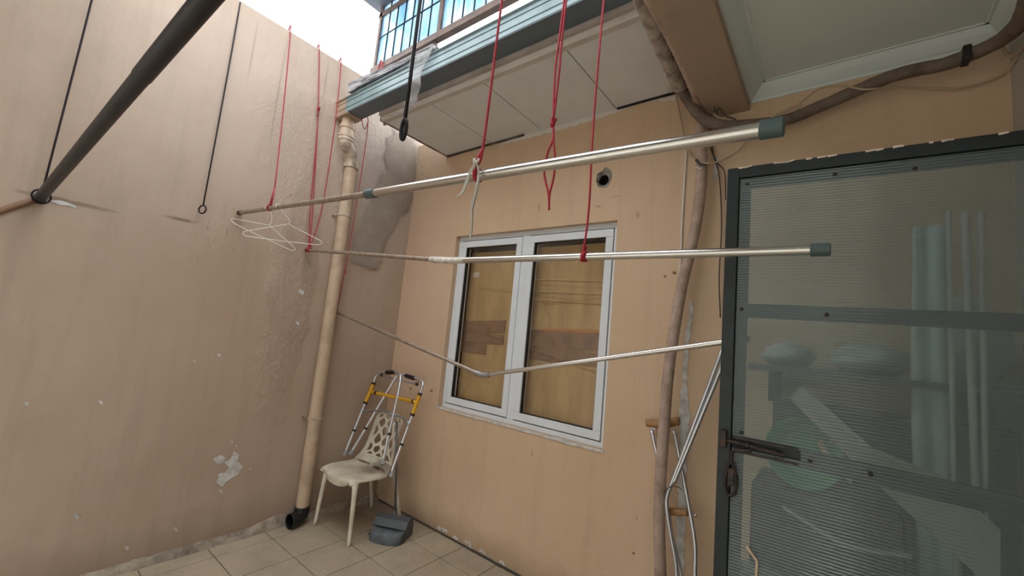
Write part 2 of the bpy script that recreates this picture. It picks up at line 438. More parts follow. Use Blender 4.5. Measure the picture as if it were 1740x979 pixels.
# left wall
wl_ = obj('wall_left', box(B(), (-.15,YF-.15,-.15), (0,.15,ZT)), WALL_L); tag(wl_, kind='structure')
def patch(parent, pts, mat, axis, thick=.003, amp=.006, name='plaster_patch', step=.012):
    bm = B(); v = {'X': (thick,0,0), 'Y': (0,-thick,0)}[axis]
    irregular(bm, pts, v, amp, step); return obj(name, bm, mat, parent)
def wp(pxs, axis, off=0.): return [at(x, y, **{axis: off}) for x, y in pxs]
patch(wl_, wp([(397,766),(404,772),(403,784),(412,792),(404,806),(388,815),(376,826),(369,822),(371,806),(382,803),(389,795),(381,787),(392,780)], 'X'), PLAST, 'X')
patch(wl_, wp([(362,780),(374,774),(384,777),(380,786),(368,788)], 'X'), PLAST, 'X')
patch(wl_, wp([(82,342),(104,340),(130,350),(128,353),(100,347)], 'X'), PLAST, 'X', amp=.003)
for px, py, r in ((512,497,5),(505,549,4),(330,614,2),(372,604,3),(395,752,2.5),(401,758,2),(424,796,1.5),(375,836,3),(45,686,4),(172,684,4),(130,877,5),(298,900,4),(216,931,4),(340,676,2)):
    patch(wl_, wp([(px-r,py-r*.5),(px,py-r),(px+r,py),(px+r*.4,py+r),(px-r*.6,py+r*.5)], 'X'), PLAST, 'X', amp=.003, step=.01)
# crumbling mortar curb along the foot of the left wall
bm = B(); N = 170; prev = None
for i in range(N+1):
    y = -.02-4.1*i/N
    hgt = .045+.022*noise.noise(Vector((y*4,0,0)))+.012*noise.noise(Vector((y*15,3,0)))+.03*max(0,1-abs(y+.85)/.22)
    d = .03+.012*noise.noise(Vector((y*6,7,0)))+.006*noise.noise(Vector((y*25,3,0)))
    ring = [bm.verts.new(p) for p in ((-.01,y,-.01),(d+.006,y,-.01),(d+.003*noise.noise(Vector((y*40,1,2))),y,hgt*.45),(d*.45,y,hgt*.8),(.001,y,hgt),(-.01,y,hgt))]
    if prev:
        for k in range(6): bm.faces.new((prev[k], prev[(k+1)%6], ring[(k+1)%6], ring[k]))
    else: bm.faces.new(ring)
    prev = ring
bm.faces.new(prev[::-1]); tag(obj('baseboard_left', bm, CURB, smooth=True, sharp=50), kind='structure')

# back wall with the window opening and the broken hole
WX0, WX1, WZ0, WZ1 = .662, 2.12, .912, 2.342
HX, HZ = 2.004, 2.640
bm = B(); YB = .15; ZB = 3.3
def fbox(a, b): box(bm, a, b)
fbox((0,0,-.15), (WX0,YB,ZB)); fbox((WX1,0,-.15), (XR+.15,YB,WZ1)); fbox((WX0,0,-.15), (WX1,YB,WZ0))
fbox((WX0,0,WZ1), (HX-.12,YB,ZB)); fbox((HX+.12,0,WZ1), (XR+.15,YB,ZB)); fbox((HX-.12,0,WZ1), (HX+.12,YB,HZ-.12)); fbox((HX-.12,0,HZ+.12), (HX+.12,YB,ZB))
N = 32; sq = []; ho = []; hi = []
for k in range(N):
    a = 2*math.pi*k/N; c, s = math.cos(a), math.sin(a); q = .12/max(abs(c), abs(s))
    sq.append(bm.verts.new((HX+c*q, 0, HZ+s*q)))
    rr = .058*(1+.22*noise.noise(Vector((c*1.7,s*1.7,3))))*(1.18 if .6 < a < 1.6 else 1)
    ho.append(bm.verts.new((HX+c*rr, 0, HZ+s*rr*1.05)))
    ri = .030*(1+.3*noise.noise(Vector((c*2,s*2,8))))
    hi.append(bm.verts.new((HX-.012+c*ri, .035, HZ-.004+s*ri)))
for k in range(N):
    bm.faces.new((sq[k], sq[(k+1)%N], ho[(k+1)%N], ho[k])); 
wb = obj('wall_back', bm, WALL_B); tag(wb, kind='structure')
bm = B(); ho2 = [bm.verts.new(v) for v in [(HX+math.cos(2*math.pi*k/N)*.058*(1+.22*noise.noise(Vector((math.cos(2*math.pi*k/N)*1.7,math.sin(2*math.pi*k/N)*1.7,3))))*(1.18 if .6 < 2*math.pi*k/N < 1.6 else 1), -.001, HZ+math.sin(2*math.pi*k/N)*1.05*.058*(1+.22*noise.noise(Vector((math.cos(2*math.pi*k/N)*1.7,math.sin(2*math.pi*k/N)*1.7,3))))*(1.18 if .6 < 2*math.pi*k/N < 1.6 else 1)) for k in range(N)]]
mid = [bm.verts.new((HX-.010+math.cos(2*math.pi*k/N)*.036*(1+.3*noise.noise(Vector((k*.9,2,8)))), .022+.006*noise.noise(Vector((k*.7,1,1))), HZ-.004+math.sin(2*math.pi*k/N)*.036)) for k in range(N)]
for k in range(N): bm.faces.new((ho2[k], ho2[(k+1)%N], mid[(k+1)%N], mid[k]))
hr = obj('broken_edge', bm, CEMENT, wb)
bm = B(); lathe(bm, [(.075,.012),(.036,.006),(.030,.07),(0,.08)], (HX-.010,.018,HZ-.004), (0,1,0), 24); bm.faces.ensure_lookup_table(); bmesh.ops.delete(bm, geom=[f for f in bm.faces if len(f.verts) > 4 and f.calc_center_median().y < .05], context='FACES'); box(bm, (HX-.12,YB-.01,HZ-.12), (HX+.12,YB,HZ+.12)); obj('hole_bore', bm, DARK, wb)
# plaster patches on the back wall
patch(wb, wp([(1170,515),(1177,510),(1179,530),(1174,556),(1170,600),(1168,650),(1172,700),(1168,760),(1166,830),(1165,905),(1160,979),(1146,979),(1150,930),(1149,880),(1153,850),(1152,790),(1154,735),(1156,680),(1161,620),(1166,560),(1172,535)], 'Y'), PLAST, 'Y', amp=.006)
patch(wb, wp([(1213,265),(1221,268),(1222,290),(1215,310),(1210,305),(1214,285)], 'Y'), PLAST, 'Y')
patch(wb, wp([(832,258),(862,244),(900,236),(960,219),(1010,205),(1054,190),(1085,176),(1120,172),(1147,172),(1147,163),(1096,172),(1050,183),(940,214),(880,229)], 'Y'), simple('overspilled_filler', (208,202,194), .8, var=.12, ns=14), 'Y', thick=.004, amp=.008)
for px, py, r in ((733,664,2),(698,660,2),(1146,464,3),(1130,470,2),(1077,940,2)):
    patch(wb, wp([(px-r,py-r*.6),(px+r,py-r),(px+r,py+r),(px-r,py+r*.6)], 'Y'), BOARD2, 'Y', amp=.002, step=.01)
for i in range(16):
    x = random.uniform(.35, 2.6); z = random.uniform(.012,.03); w = random.uniform(.015,.07)
    patch(wb, [(x,0,z),(x+w,0,z-.004),(x+w*.8,0,z+.012),(x+.2*w,0,z+.016)], PLAST, 'Y', amp=.005, step=.01)
# dark grimy gap at the foot of the back wall
bm = B(); irregular(bm, [(.05,-.0,0),(XR,-.0,0),(XR,-.018,0),(2.6,-.02,0),(1.6,-.024,0),(.8,-.016,0),(.3,-.014,0),(.05,-.02,0)], (0,0,.006), .003, .03)
tag(obj('baseboard_back', bm, simple('gap_grime', (70,66,58), .9, var=.2, bump=.6)), kind='structure')

tag(obj('wall_right', box(B(), (XR,YF-.15,-.15), (XR+.15,0,3.3)), WALL_W), kind='structure')
# unseen camera side: lintel opening, roof, ground and wall added to shape the light
tag(obj('wall_front', box(B(), (0,YF-.15,2.62), (XR,YF,ZT)), WALL_B), kind='structure')
tag(obj('trim_7', box(B(), (0,YF-.15,ZT+.02), (BX0_,-2.5,ZT+.10)), ROOFD), 'unseen roof added over the near half of the yard to cut skylight', kind='structure')  # added out of view to narrow the sky opening
tag(obj('ground', box(B(), (-6,-14,-.25), (10,YF-.15,-.15)), simple('bounce_paving', (200,196,188), .9)), 'unseen pale ground added outside the yard to bounce daylight in', kind='structure')  # added as a pale reflector lighting soffit and ceiling from below
tag(obj('sky_block_wall', box(B(), (-6,-9.3,-.15), (10,-9,4.2)), simple('sky_block_render', (170,164,154), .9)), 'unseen pale wall added beyond the open side to block low sky', kind='structure')  # added out of view to hold back horizontal skylight

# beam, ceiling and plaster coves
BX0, BX1, BZ = 2.642, 2.848, 2.886
tag(obj('trim_1', box(B(), (BX0,YF,BZ), (BX1,0,3.3)), BEAM, bevel=.006), 'painted plaster beam between the open yard and the ceiling', kind='structure')
ce = obj('ceiling', box(B(), (BX1,YF,2.995), (XR,0,3.3)), CEIL); tag(ce, kind='structure')
def cove(bm, p0, p1, inward, z=2.925, top=2.995, w=.085):
    p0, p1, inward = Vector(p0), Vector(p1), Vector(inward)
    prof = [(0,z),(.006,z),(.008,z+.012),(.020,z+.02),(.045,z+.042),(.062,z+.062),(.066,z+.066),(.078,z+.066),(.080,z+.0695),(w,top-.0005),(w,top+.003),(0,top+.003)]
    A = [bm.verts.new(p0+inward*a+Vector((0,0,h))) for a, h in prof]; D = [bm.verts.new(p1+inward*a+Vector((0,0,h))) for a, h in prof]
    n = len(prof)
    for k in range(n): bm.faces.new((A[k], A[(k+1)%n], D[(k+1)%n], D[k]))
    bm.faces.new(A[::-1]); bm.faces.new(D)
bm = B(); cove(bm, (BX1,0,0), (XR,0,0), (0,-1,0)); tag(obj('trim_2', bm, COVE), kind='structure')
bm = B(); cove(bm, (BX1,YF,0), (BX1,0,0), (1,0,0)); tag(obj('trim_3', bm, COVE), kind='structure')
bm = B(); cove(bm, (XR,YF,0), (XR,0,0), (-1,0,0)); tag(obj('trim_4', bm, COVE), kind='structure')

# soffit over the window
sz = 3.112
so = obj('soffit', box(B(), (.425,-.66,sz+.012), (BX0,0,sz+.13)), DARK); tag(so, 'white boarded soffit over the window', kind='structure')
xs = [.43,.966,1.459,2.062,BX0]
for a, b in zip(xs, xs[1:]):
    obj('soffit_panel', box(B(), (a+.003,-.665,sz), (b-.003,-.004,sz+.012)), SOFF, so, bevel=.001)
obj('fascia_board', box(B(), (.425,-.735,sz+.026), (BX0,-.665,sz+.14)), simple('fascia_paint', (176,166,158), .7, var=.15, ns=5, dirt=(120,108,100)), so)
bm = B(); prism(bm, [(.425,-.66,sz),(.425,-.70,sz-.004),(.425,-.712,sz+.004),(.425,-.712,sz+.03),(.425,-.66,sz+.03)], (BX0-.425,0,0)); obj('front_moulding', bm, simple('moulding_paint', (200,196,190), .6, var=.1, ns=6, dirt=(160,150,144)), so)
bm = B(); box(bm, (.408,-.71,sz-.002), (.43,0,sz+.13)); obj('side_moulding', bm, simple('stained_side_moulding', (150,140,132), .7, var=.25, ns=8, dirt=(66,58,54)), so)
bm = B(); box(bm, (.43,-.018,sz-.012), (1.3,-.004,sz+.002)); irregular(bm, [(.43,-.003,sz-.02),(.62,-.003,sz-.012),(.9,-.003,sz-.008),(1.02,-.003,sz),(.43,-.003,sz)], (0,-.006,0), .004); obj('joint_strip', bm, simple('mouldy_joint', (96,86,80), .8, var=.3, ns=14, dirt=(40,36,34)), so)
bm = B(); box(bm, (2.07,-.02,sz-.008), (BX0,-.003,sz+.001)); obj('joint_strip', bm, DARK, so)

# gutter
gt = thing('rain_gutter', 'blue-grey ribbed metal rain gutter running along the soffit edge', 'gutter')
gy0, gy1, gz0, gz1 = -.865, -.735, 3.172, 3.296
def gut_prof(x0, x1, bmx):
    prof = [(gy1,gz0),(gy0+.004,gz0),(gy0,gz0+.004),(gy0,gz0+.028),(gy0+.005,gz0+.032),(gy0+.005,gz0+.036),(gy0,gz0+.04),(gy0,gz0+.078),(gy0+.005,gz0+.082),(gy0+.005,gz0+.086),(gy0,gz0+.09),(gy0,gz0+.112),(gy0-.012,gz0+.120),(gy0-.012,gz1),(gy0+.01,gz1),(gy0+.01,gz1-.006),(gy0+.012,gz0+.012),(gy1-.004,gz0+.012),(gy1-.004,gz1),(gy1,gz1)]
    A = [bmx.verts.new((x0,y,z)) for y, z in prof]; D = [bmx.verts.new((x1,y,z)) for y, z in prof]; n = len(prof)
    for k in range(n): bmx.faces.new((A[k], A[(k+1)%n], D[(k+1)%n], D[k]))
    bmx.faces.new(A[::-1]); bmx.faces.new(D)
bm = B(); gut_prof(.15, BX0-.02, bm); obj('trough', bm, GUT, gt)
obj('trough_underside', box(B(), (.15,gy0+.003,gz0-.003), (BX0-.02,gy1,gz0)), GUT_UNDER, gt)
bm = B(); gut_prof(.004, .152, bm); q = obj('end_section', bm, GUTBR, gt); tag(q, 'beige end section of gutter')
bm = B(); box(bm, (.02,gy0-.004,gz0-.014), (.19,gy1+.004,gz0)); obj('outlet_flange', bm, GUTBR, gt, bevel=.002)
bm = B(); box(bm, (1.05,gy0-.0135,gz0+.115), (1.062,gy1,gz1+.002)); obj('joint_clip', bm, GUT, gt)
rebase(gt)

# downpipe
dp = thing('downpipe', 'beige painted plastic downpipe running down the left wall from gutter to floor', 'pipe')
PX, PY = .062, -.70
top = (.10,-.80)
bm = B(); lathe(bm, [(.062,0),(.062,.02),(.054,.03),(.052,.07),(.058,.075),(.058,.10),(.048,.106),(.046,.16)][::1], (top[0],top[1],gz0-.172), (0,0,1), 24); obj('outlet_socket', bm, PIPE, dp, smooth=True, sharp=40)
pts = spline([(top[0],top[1],3.02),(top[0],top[1],2.975),(top[0]-.004,top[1]+.016,2.945),(.078,-.735,2.90),(PX+.002,PY-.012,2.87),(PX,PY,2.83),(PX,PY,2.79)], 8)
bm = B(); tube(bm, pts, .050, 24); lathe(bm, [(.050,0),(.058,.002),(.058,.03),(.05,.032)], (top[0],top[1],2.972)); lathe(bm, [(.05,0),(.058,.002),(.058,.035),(.05,.037)], (PX,PY,2.785)); q = obj('elbow', bm, PIPE_DIRTY, dp, smooth=True, sharp=40); tag(q, 'black-stained swan-neck elbow')
bm = B(); tube(bm, [(PX,PY,2.80),(PX,PY,.10)], .047, 28); obj('pipe', bm, PIPE, dp, smooth=True, sharp=60)
for z in (2.375, .765):
    bm = B(); lathe(bm, [(.0485,0),(.053,.001),(.053,.018),(.0485,.019)], (PX,PY,z)); box(bm, (.0,PY-.072,z+.002), (.02,PY-.045,z+.016)); box(bm, (.0,PY+.045,z+.002), (.02,PY+.066,z+.016)); obj('clamp', bm, PIPE_DIRTY, dp)
bm = B(); tube(bm, spline([(PX,PY,.13),(PX,PY,.085),(PX+.01,PY-.02,.062),(PX+.03,PY-.07,.055),(PX+.035,PY-.10,.055)], 6), .052, 24, cap=False)
md = obj('outlet_elbow', bm, BLACKP, dp, smooth=True); s_ = md.modifiers.new('wall', 'SOLIDIFY'); s_.thickness = .006; tag(md, 'black plastic outlet elbow at the floor')
rebase(dp)

# weathered plank piece lying over the gutter and torn film
pk = B()
path = [at(602,152,Y=-.82), at(640,134,Y=-.80), at(690,112,Y=-.78), at(745,84,Y=-.77)]
rings = []
for i, p in enumerate(spline(path, 5)):
    s = i/15; hh = .055*(1-s*.75); 
    rings.append([pk.verts.new(p+Vector((0,dy,dz))) for dy, dz in ((-.05,-hh),(-.055,hh*.4),(-.02,hh),(.05,hh*.9),(.05,-hh*.6))])
for A, D in zip(rings, rings[1:]):
    for k in range(5): pk.faces.new((A[k], A[(k+1)%5], D[(k+1)%5], D[k]))
pk.faces.new(rings[0][::-1]); pk.faces.new(rings[-1])
tag(obj('weathered_board', pk, PLANK), 'streaked grey weathered board lying on the left end of the gutter', 'board')

def film(name, pix, Yf, mat, label, cat, axis='Y', nx=10, ny=26, amp=.02):
    """hanging film between a left and a right outline of pixels (top to bottom) at real depths"""
    L = spline([at(x,y,**{axis: d}) for x, y, d in pix[0]], 6); R_ = spline([at(x,y,**{axis: d}) for x, y, d in pix[1]], 6)
    bm = B(); rows = []
    for j in range(ny+1):
        def samp(P, t):
            f = t*(len(P)-1); i = min(int(f), len(P)-2); return P[i].lerp(P[i+1], f-i)
        a, b = samp(L, j/ny), samp(R_, j/ny); row = []
        h_ = (b-a)*.5; a, b = a+h_*.5*noise.noise(Vector((j*.45,1,4))), b+h_*.5*noise.noise(Vector((j*.5,9,2)))
        for i in range(nx+1):
            p = a.lerp(b, i/nx); d = abs(noise.noise(p*9+Vector((3,3,3))))*amp+.3*amp*abs(noise.noise(p*27))
            row.append(bm.verts.new(p+(Vector((d,0,0)) if axis == 'X' else Vector((0,-d,0)))))
        rows.append(row)
    for A, D in zip(rows, rows[1:]):
        for i in range(nx): bm.faces.new((A[i], A[i+1], D[i+1], D[i]))
    o = obj(name, bm, mat, smooth=True); s_ = o.modifiers.new('t', 'SOLIDIFY'); s_.thickness = .0008
    return tag(o, label, cat)
film('plastic_film', ([(700,100,-.885),(700,130,-.885),(694,160,-.885),(688,185,-.80),(660,200,-.76)], [(742,78,-.885),(718,120,-.885),(716,145,-.885),(712,170,-.80),(704,190,-.76)]), None, FILM, 'torn clear plastic film draped over the gutter edge', 'plastic', amp=.035)
o = film('plastic_sheet', ([(664.6,218,.008),(657,250,.008),(652,285,.008),(628,345,.008),(601.6,408,.008),(598,446,.008)], [(706,240,.008),(706,263,.008),(700,345,.008),(677,373,.008),(650,430,.008),(640,460,.008)]), None, FILM_G, 'long grey translucent plastic sheet stuck on the left wall beside the corner', 'plastic', axis='X', amp=.012)

# ------------------------------------------------------------------ rooftop screen above the gutter
YS = -.58
rs = thing('rooftop_screen', 'blue translucent panelled screen in a brown steel frame above the gutter', 'screen')
zr = 3.74
obj('bottom_rail', box(B(), (-.02,YS-.03,zr-.035), (2.75,YS+.02,zr)), RAILBR, rs, bevel=.002)
obj('bottom_rail_lip', box(B(), (-.02,YS-.03,zr), (2.75,YS-.024,zr+.02)), RAILBR, rs)
obj('top_rail', box(B(), (-.02,YS-.02,4.25), (2.75,YS+.02,4.29)), RAILBR, rs)
obj('post', box(B(), (.0,YS-.02,3.64), (.032,YS+.02,4.35)), RAILBR, rs)
for x in (.85, 1.67, 2.49): obj('post', box(B(), (x-.018,YS-.022,zr), (x+.018,YS+.02,4.35)), RAILBR, rs)
bays = [(.032,.832),(.868,1.652),(1.688,2.472)]
rowz = [(zr+.002,4.04),(4.04,4.25),(4.29,4.35)]
for a, b in bays:
    n = 7; w = (b-a)/n
    for k in range(n):
        for z0, z1 in rowz:
            obj('pane', box(B(), (a+w*k+.0008,YS-.004,z0), (a+w*(k+1)-.0008,YS,z1)), POLY, rs)
    for k in range(1, n): obj('bar', box(B(), (a+w*k-.0035,YS-.014,zr), (a+w*k+.0035,YS-.004,4.35)), IRONWIRE, rs)
    for z in (4.04,): obj('bar', box(B(), (a,YS-.018,z-.004), (b,YS-.010,z+.004)), IRONWIRE, rs)
bm = B(); tube(bm, [(.80,YS,zr-.03),(.80,-.40,sz+.19)], .018, 4); obj('strut', bm, RAILBR, rs)
for x in (.15, 2.3): 
    bm = B(); tube(bm, [(x,YS+.0,zr-.03),(x,-.5,sz+.13)], .014, 6); obj('strut', bm, RAILBR, rs)
rebase(rs)
# sloping clear roof sheet between rail and gutter (corrugated)
bm = B(); rows = []
for i in range(41):
    x = .10+.70*i/40; dz = .008*math.sin(i*1.6)
    rows.append([bm.verts.new((x,-.60,3.60+dz)), bm.verts.new((x,-.745,3.35+dz))])
for A, D in zip(rows, rows[1:]): bm.faces.new((A[0], D[0], D[1], A[1]))
o = obj('roofing_sheet', bm, POLY, smooth=True); o.modifiers.new('t', 'SOLIDIFY').thickness = .002
tag(o, 'small pale blue corrugated sheet sloping between brown rail and gutter', 'sheet')
tag(obj('trim_5', box(B(), (-.07,-1.0,4.35), (2.9,YS+.3,4.41)), ROOFD), 'dark roof eave above the blue screen', kind='structure')
# pink loop of rope on the rail
bm = B(); tube(bm, spline([at(641,128,Y=-.62), at(644,112,Y=-.62), at(648,103,Y=-.62), at(650,112,Y=-.63), at(646,122,Y=-.63)], 5), .006, 6)
tag(obj('rope_loop', bm, ROPE, smooth=True), 'short pink rope loop hooked over the brown rail above the gutter end', 'rope')

# bare bulb on the ceiling behind the camera (its light streaks down the ribbed door sheet)
lb = thing('ceiling_bulb', 'round ceiling bulb in a white holder above the passage', 'lamp')
bm = B(); lathe(bm, [(.04,0),(.04,-.015),(.022,-.03),(.02,-.06)], (3.60,-3.3,2.995)); obj('holder', bm, UPVC, lb, smooth=True, sharp=40)
bt = NT('bulb_glow'); bt.b.inputs['Emission Color'].default_value = (1,.97,.92,1); bt.b.inputs['Emission Strength'].default_value = 22
bm = B(); bmesh.ops.create_icosphere(bm, subdivisions=3, radius=.035, matrix=Matrix.Translation((3.60,-3.3,2.90))); obj('bulb', bm, bt.m, lb, smooth=True); rebase(lb)

# ------------------------------------------------------------------ overhead bars that carry ropes (above the frame)
for x, l in ((2.06,'steel bar over the yard carrying the black wire hook'), (2.30,'steel bar over the yard carrying the first red rope'), (2.425,'steel bar over the yard carrying the right red ropes')):
    tag(obj('overhead_bar', box(B(), (x-.015,YF,3.80), (x+.015,YS+.02,3.83)), RAILBR), l, 'bar', 'overhead bars above the yard')
for y in (YS, -3.0):
    pass
bm = B(); box(bm, (-.1,-3.03,3.77), (BX1,-2.97,3.80)); box(bm, (-.09,-3.03,3.64), (-.03,-2.97,3.77)); box(bm, (BX0+.05,-3.03,3.3), (BX0+.11,-2.97,3.77))
tag(obj('cross_beam', bm, RAILBR), 'brown steel cross beam resting on the yard walls', 'beam')
for x in (2.06, 2.30, 2.425):
    pass
rsb = B(); box(rsb, (2.0,YS-.02,zr+.0), (2.5,YS+.0,3.80))

rsb.free()

# ------------------------------------------------------------------ rails
def rail_piece(name, a, b, r, mat, parent, **k):
    bm = B(); tube(bm, [a, b], r, 20); return obj(name, bm, mat, parent, smooth=True, sharp=50, **k)
def ring_between(name, a, b, r, r2, mat, parent):
    a, b = Vector(a), Vector(b); bm = B(); L = (b-a).length
    lathe(bm, [(r,0),(r2,.002),(r2,L-.002),(r,L)], a, b-a, 20); return obj(name, bm, mat, parent, smooth=True, sharp=40)
Y1 = -1.42; Y2 = -.94; Y3 = -.635; Y0 = -2.297
# rail one
A = at(408,362,X=.03); A.y = Y1; M = at(628,329.5,Y=Y1); E_ = at(1329,215.5,Y=Y1)
d1 = (E_-A).normalized()
r1 = thing('clothes_rail', 'long thick stainless clothes rail nearest the camera, above the window', 'rail', group=None)
rail_piece('inner_tube', A, M, .0135, STEEL_D, r1); rail_piece('outer_tube', M, E_, .0175, STEEL, r1)
ring_between('coupler', M-d1*.022, M+d1*.045, .0165, .021, GCAP, r1); ring_between('end_cap', E_-d1*.042, E_+d1*.004, .018, .021, GCAP, r1)
ring_between('rusty_tip', A-d1*.012, A+d1*.035, .0135, .0165, RUST, r1); rebase(r1)
# rail two
A2 = at(522,425,X=.035); A2.y = Y2; M2 = at(735,441,Y=Y2); M3 = at(785,442.5,Y=Y2); E2 = at(1409,424,Y=Y2)
d2 = (E2-M3).normalized()
r2 = thing('clothes_rail', 'middle stainless clothes rail crossing the upper window, bandaged near its bend', 'rail')
rail_piece('inner_tube', A2, M2, .0125, STEEL_D, r2); rail_piece('outer_tube', M3, E2, .0155, STEEL, r2)
bm = B(); tube(bm, [M2-(M2-A2).normalized()*.02, M2, M2.lerp(M3,.5)+Vector((0,0,-.004)), M3, M3+d2*.02], [.014,.0165,.018,.0165,.016], 18, rfun=lambda i,k: 1+.06*math.sin(k*2.1+i)); q = obj('bandage', bm, RAILPAINT, r2, smooth=True); tag(q, 'crusty white tape at the joint')
ring_between('end_cap', E2-d2*.045, E2+d2*.004, .0155, .0195, GCAP, r2); ring_between('rusty_tip', A2-(M2-A2).normalized()*.01, A2+(M2-A2).normalized()*.04, .0125, .016, RUST, r2); rebase(r2)
# rail three, bent
A3 = at(572,530,X=.03); A3.y = Y3; M4 = at(820,638,Y=Y3); E3 = at(1226,582,Y=Y3)+Vector((.0,0,0)); E3 = E3+(E3-M4).normalized()*.10
r3 = thing('clothes_rail', 'thin broken clothes rail bent to a V across the lower window', 'rail')
rail_piece('left_tube', A3, M4, .0115, STEEL_D, r3); rail_piece('right_tube', M4, E3, .0115, STEEL, r3)
dl = (A3-M4).normalized(); dr = (E3-M4).normalized()
bm = B(); tube(bm, [M4+dl*.05, M4+dl*.015, M4+dr*.015, M4+dr*.05], .0155, 16); obj('elbow_joint', bm, ALU_D, r3, smooth=True, sharp=50)
ring_between('rusty_tip', A3+dl*.01, A3-dl*.03, .0115, .0145, RUST, r3); rebase(r3)
# black pole
Ab = at(68,338,X=.02); Ab.y = Y0; dd_ = RT*((350-870)/FPX)-UP*((0-489.5)/FPX)+FW; Bb = CAM+dd_*.96; db = (Bb-Ab).normalized()
bp = thing('black_pole', 'thick black pole at top left running up past the camera', 'pole')
rail_piece('pole', Ab, Ab+db*1.75, .0225, BLACKPOLE, bp)
rail_piece('outer_sleeve', Ab+db*1.6, Ab+db*2.75, .0245, BLACKPOLE, bp); ring_between('tip', Ab-db*.015, Ab+db*.02, .0225, .0245, BLACKPOLE, bp); rebase(bp)
# painted pipe on the wall behind the pole end
pp = [at(66,338,X=.012), at(40,345,X=.012), at(0,358,X=.012), at(-60,380,X=.012)]
bm = B(); tube(bm, pp, .014, 10); tag(obj('wall_conduit', bm, simple('conduit_brown_paint', (140,108,86), .6, var=.1), smooth=True), 'brown painted conduit on the left wall at the photo left edge', 'pipe')

# ------------------------------------------------------------------ wire hooks
def wire_hook(top, ringc, rx, rz_, label, tilt=0, wr=.0045, twist=0):
    h = thing('wire_hook', label, 'hook'); top, ringc = Vector(top), Vector(ringc)
    bm = B(); tube(bm, spline([top, top.lerp(ringc,.4)+Vector((.003,.002,0)), ringc+Vector((0,0,rz_))], 6), wr, 8); obj('wire', bm, IRONWIRE, h, smooth=True)
    bm = B(); u = Vector((math.cos(twist),math.sin(twist),0)); tube(bm, [ringc+u*rx*math.sin(a)+Vector((0,0,rz_*math.cos(a))) for a in [2*math.pi*k/22 for k in range(22)]], wr, 8, closed=True); obj('ring', bm, IRONWIRE, h, smooth=True)
    rebase(h); return h
wire_hook((.0,-1.62,3.63), at(344,356,X=.05), .026, .026, 'black wire ending in an empty round ring on the left wall', twist=.5)
c = Vector((.075,Y0,Ab.z+.012)); c = Ab+db*.05
wire_hook((.03,-2.27,3.63), c+Vector((0,0,.0)), .034, .034, 'black wire whose ring carries the thick black pole by the wall', twist=math.pi/2+.3, wr=.0045)
c = at(686,220,Y=-1.63)
wire_hook((2.06,-1.63,3.81), c, .010, .036, 'black wire with a long closed eye hanging in front of the soffit', twist=.2, wr=.0065)

# ------------------------------------------------------------------ red ropes
def rope(name, paths, mat, label, r=.0045, group=None, knots=()):
    o = thing(name, label, 'rope', group=group)
    for p in paths:
        bm = B(); tube(bm, spline(p, 6), r, 8); obj('strand', bm, mat, o, smooth=True)
    for k, kr in knots:
        bm = B(); tube(bm, [Vector(k)+Vector((kr*math.cos(a)*(.7+.3*math.sin(3*a)), kr*math.sin(a)*.8, kr*1.4*math.sin(2*a))) for a in [2*math.pi*i/26 for i in range(26)]], r*1.15, 7, closed=True); obj('knot', bm, mat, o, smooth=True)
    rebase(o); return o
def wrapring(c, r, n=2, axis_off=.006):
    """loops of rope round a rail that runs along x"""
    out = []
    for i in range(n*12+1):
        a = 2*math.pi*i/12; out.append(Vector(c)+Vector((axis_off*(i/12-n/2), r*math.sin(a), r*math.cos(a))))
    return out
# rope on rail one, right
c1 = at(812,298,Y=Y1); rope('red_rope', [[(2.30,Y1,3.81),(2.262,Y1,2.75),(2.247,Y1,c1.z+.12),(c1.x+.008,Y1-.018,c1.z+.02)], [(2.249,Y1,c1.z+.10),(c1.x-.01,Y1-.02,c1.z+.022)], wrapring(c1, .021)], ROPE, 'red rope holding the nearest thick rail, tied with white ribbon', .0045)
# loop rope
YL = -1.2
k1 = at(940,208,Y=YL)
rope('red_rope', [[(2.425,YL,3.81),at(959,30,Y=YL),at(949,120,Y=YL)+Vector((.004,0,0)),k1], [(2.425,YL,3.81),at(955,30,Y=YL),at(945,120,Y=YL)+Vector((-.004,0,0)),k1],
     [k1, at(940,235,Y=YL), at(930,262,Y=YL), at(925,295,Y=YL), at(932,330,Y=YL), at(933,357,Y=YL)], [k1, at(941,240,Y=YL), at(943,270,Y=YL), at(941,300,Y=YL), at(934,330,Y=YL), at(933,350,Y=YL)]],
     ROPE, 'doubled red rope with a knot and an empty hanging loop', .004, knots=[(k1,.010)])
# rope on rail two, right
c2 = at(993,436,Y=Y2); rope('red_rope', [[(2.425,Y2,3.81),(2.408,Y2,2.6),(c2.x+.004,Y2,2.1),(c2.x,Y2-.012,c2.z+.02)], wrapring(c2, .0185, 3), [c2+Vector((.006,-.018,.01)), c2+Vector((.002,-.024,-.01)), c2+Vector((-.004,-.02,-.022))]], ROPE, 'red rope tied round the middle rail in front of the right window pane', .0045, knots=[(c2+Vector((0,-.005,.03)),.007)])
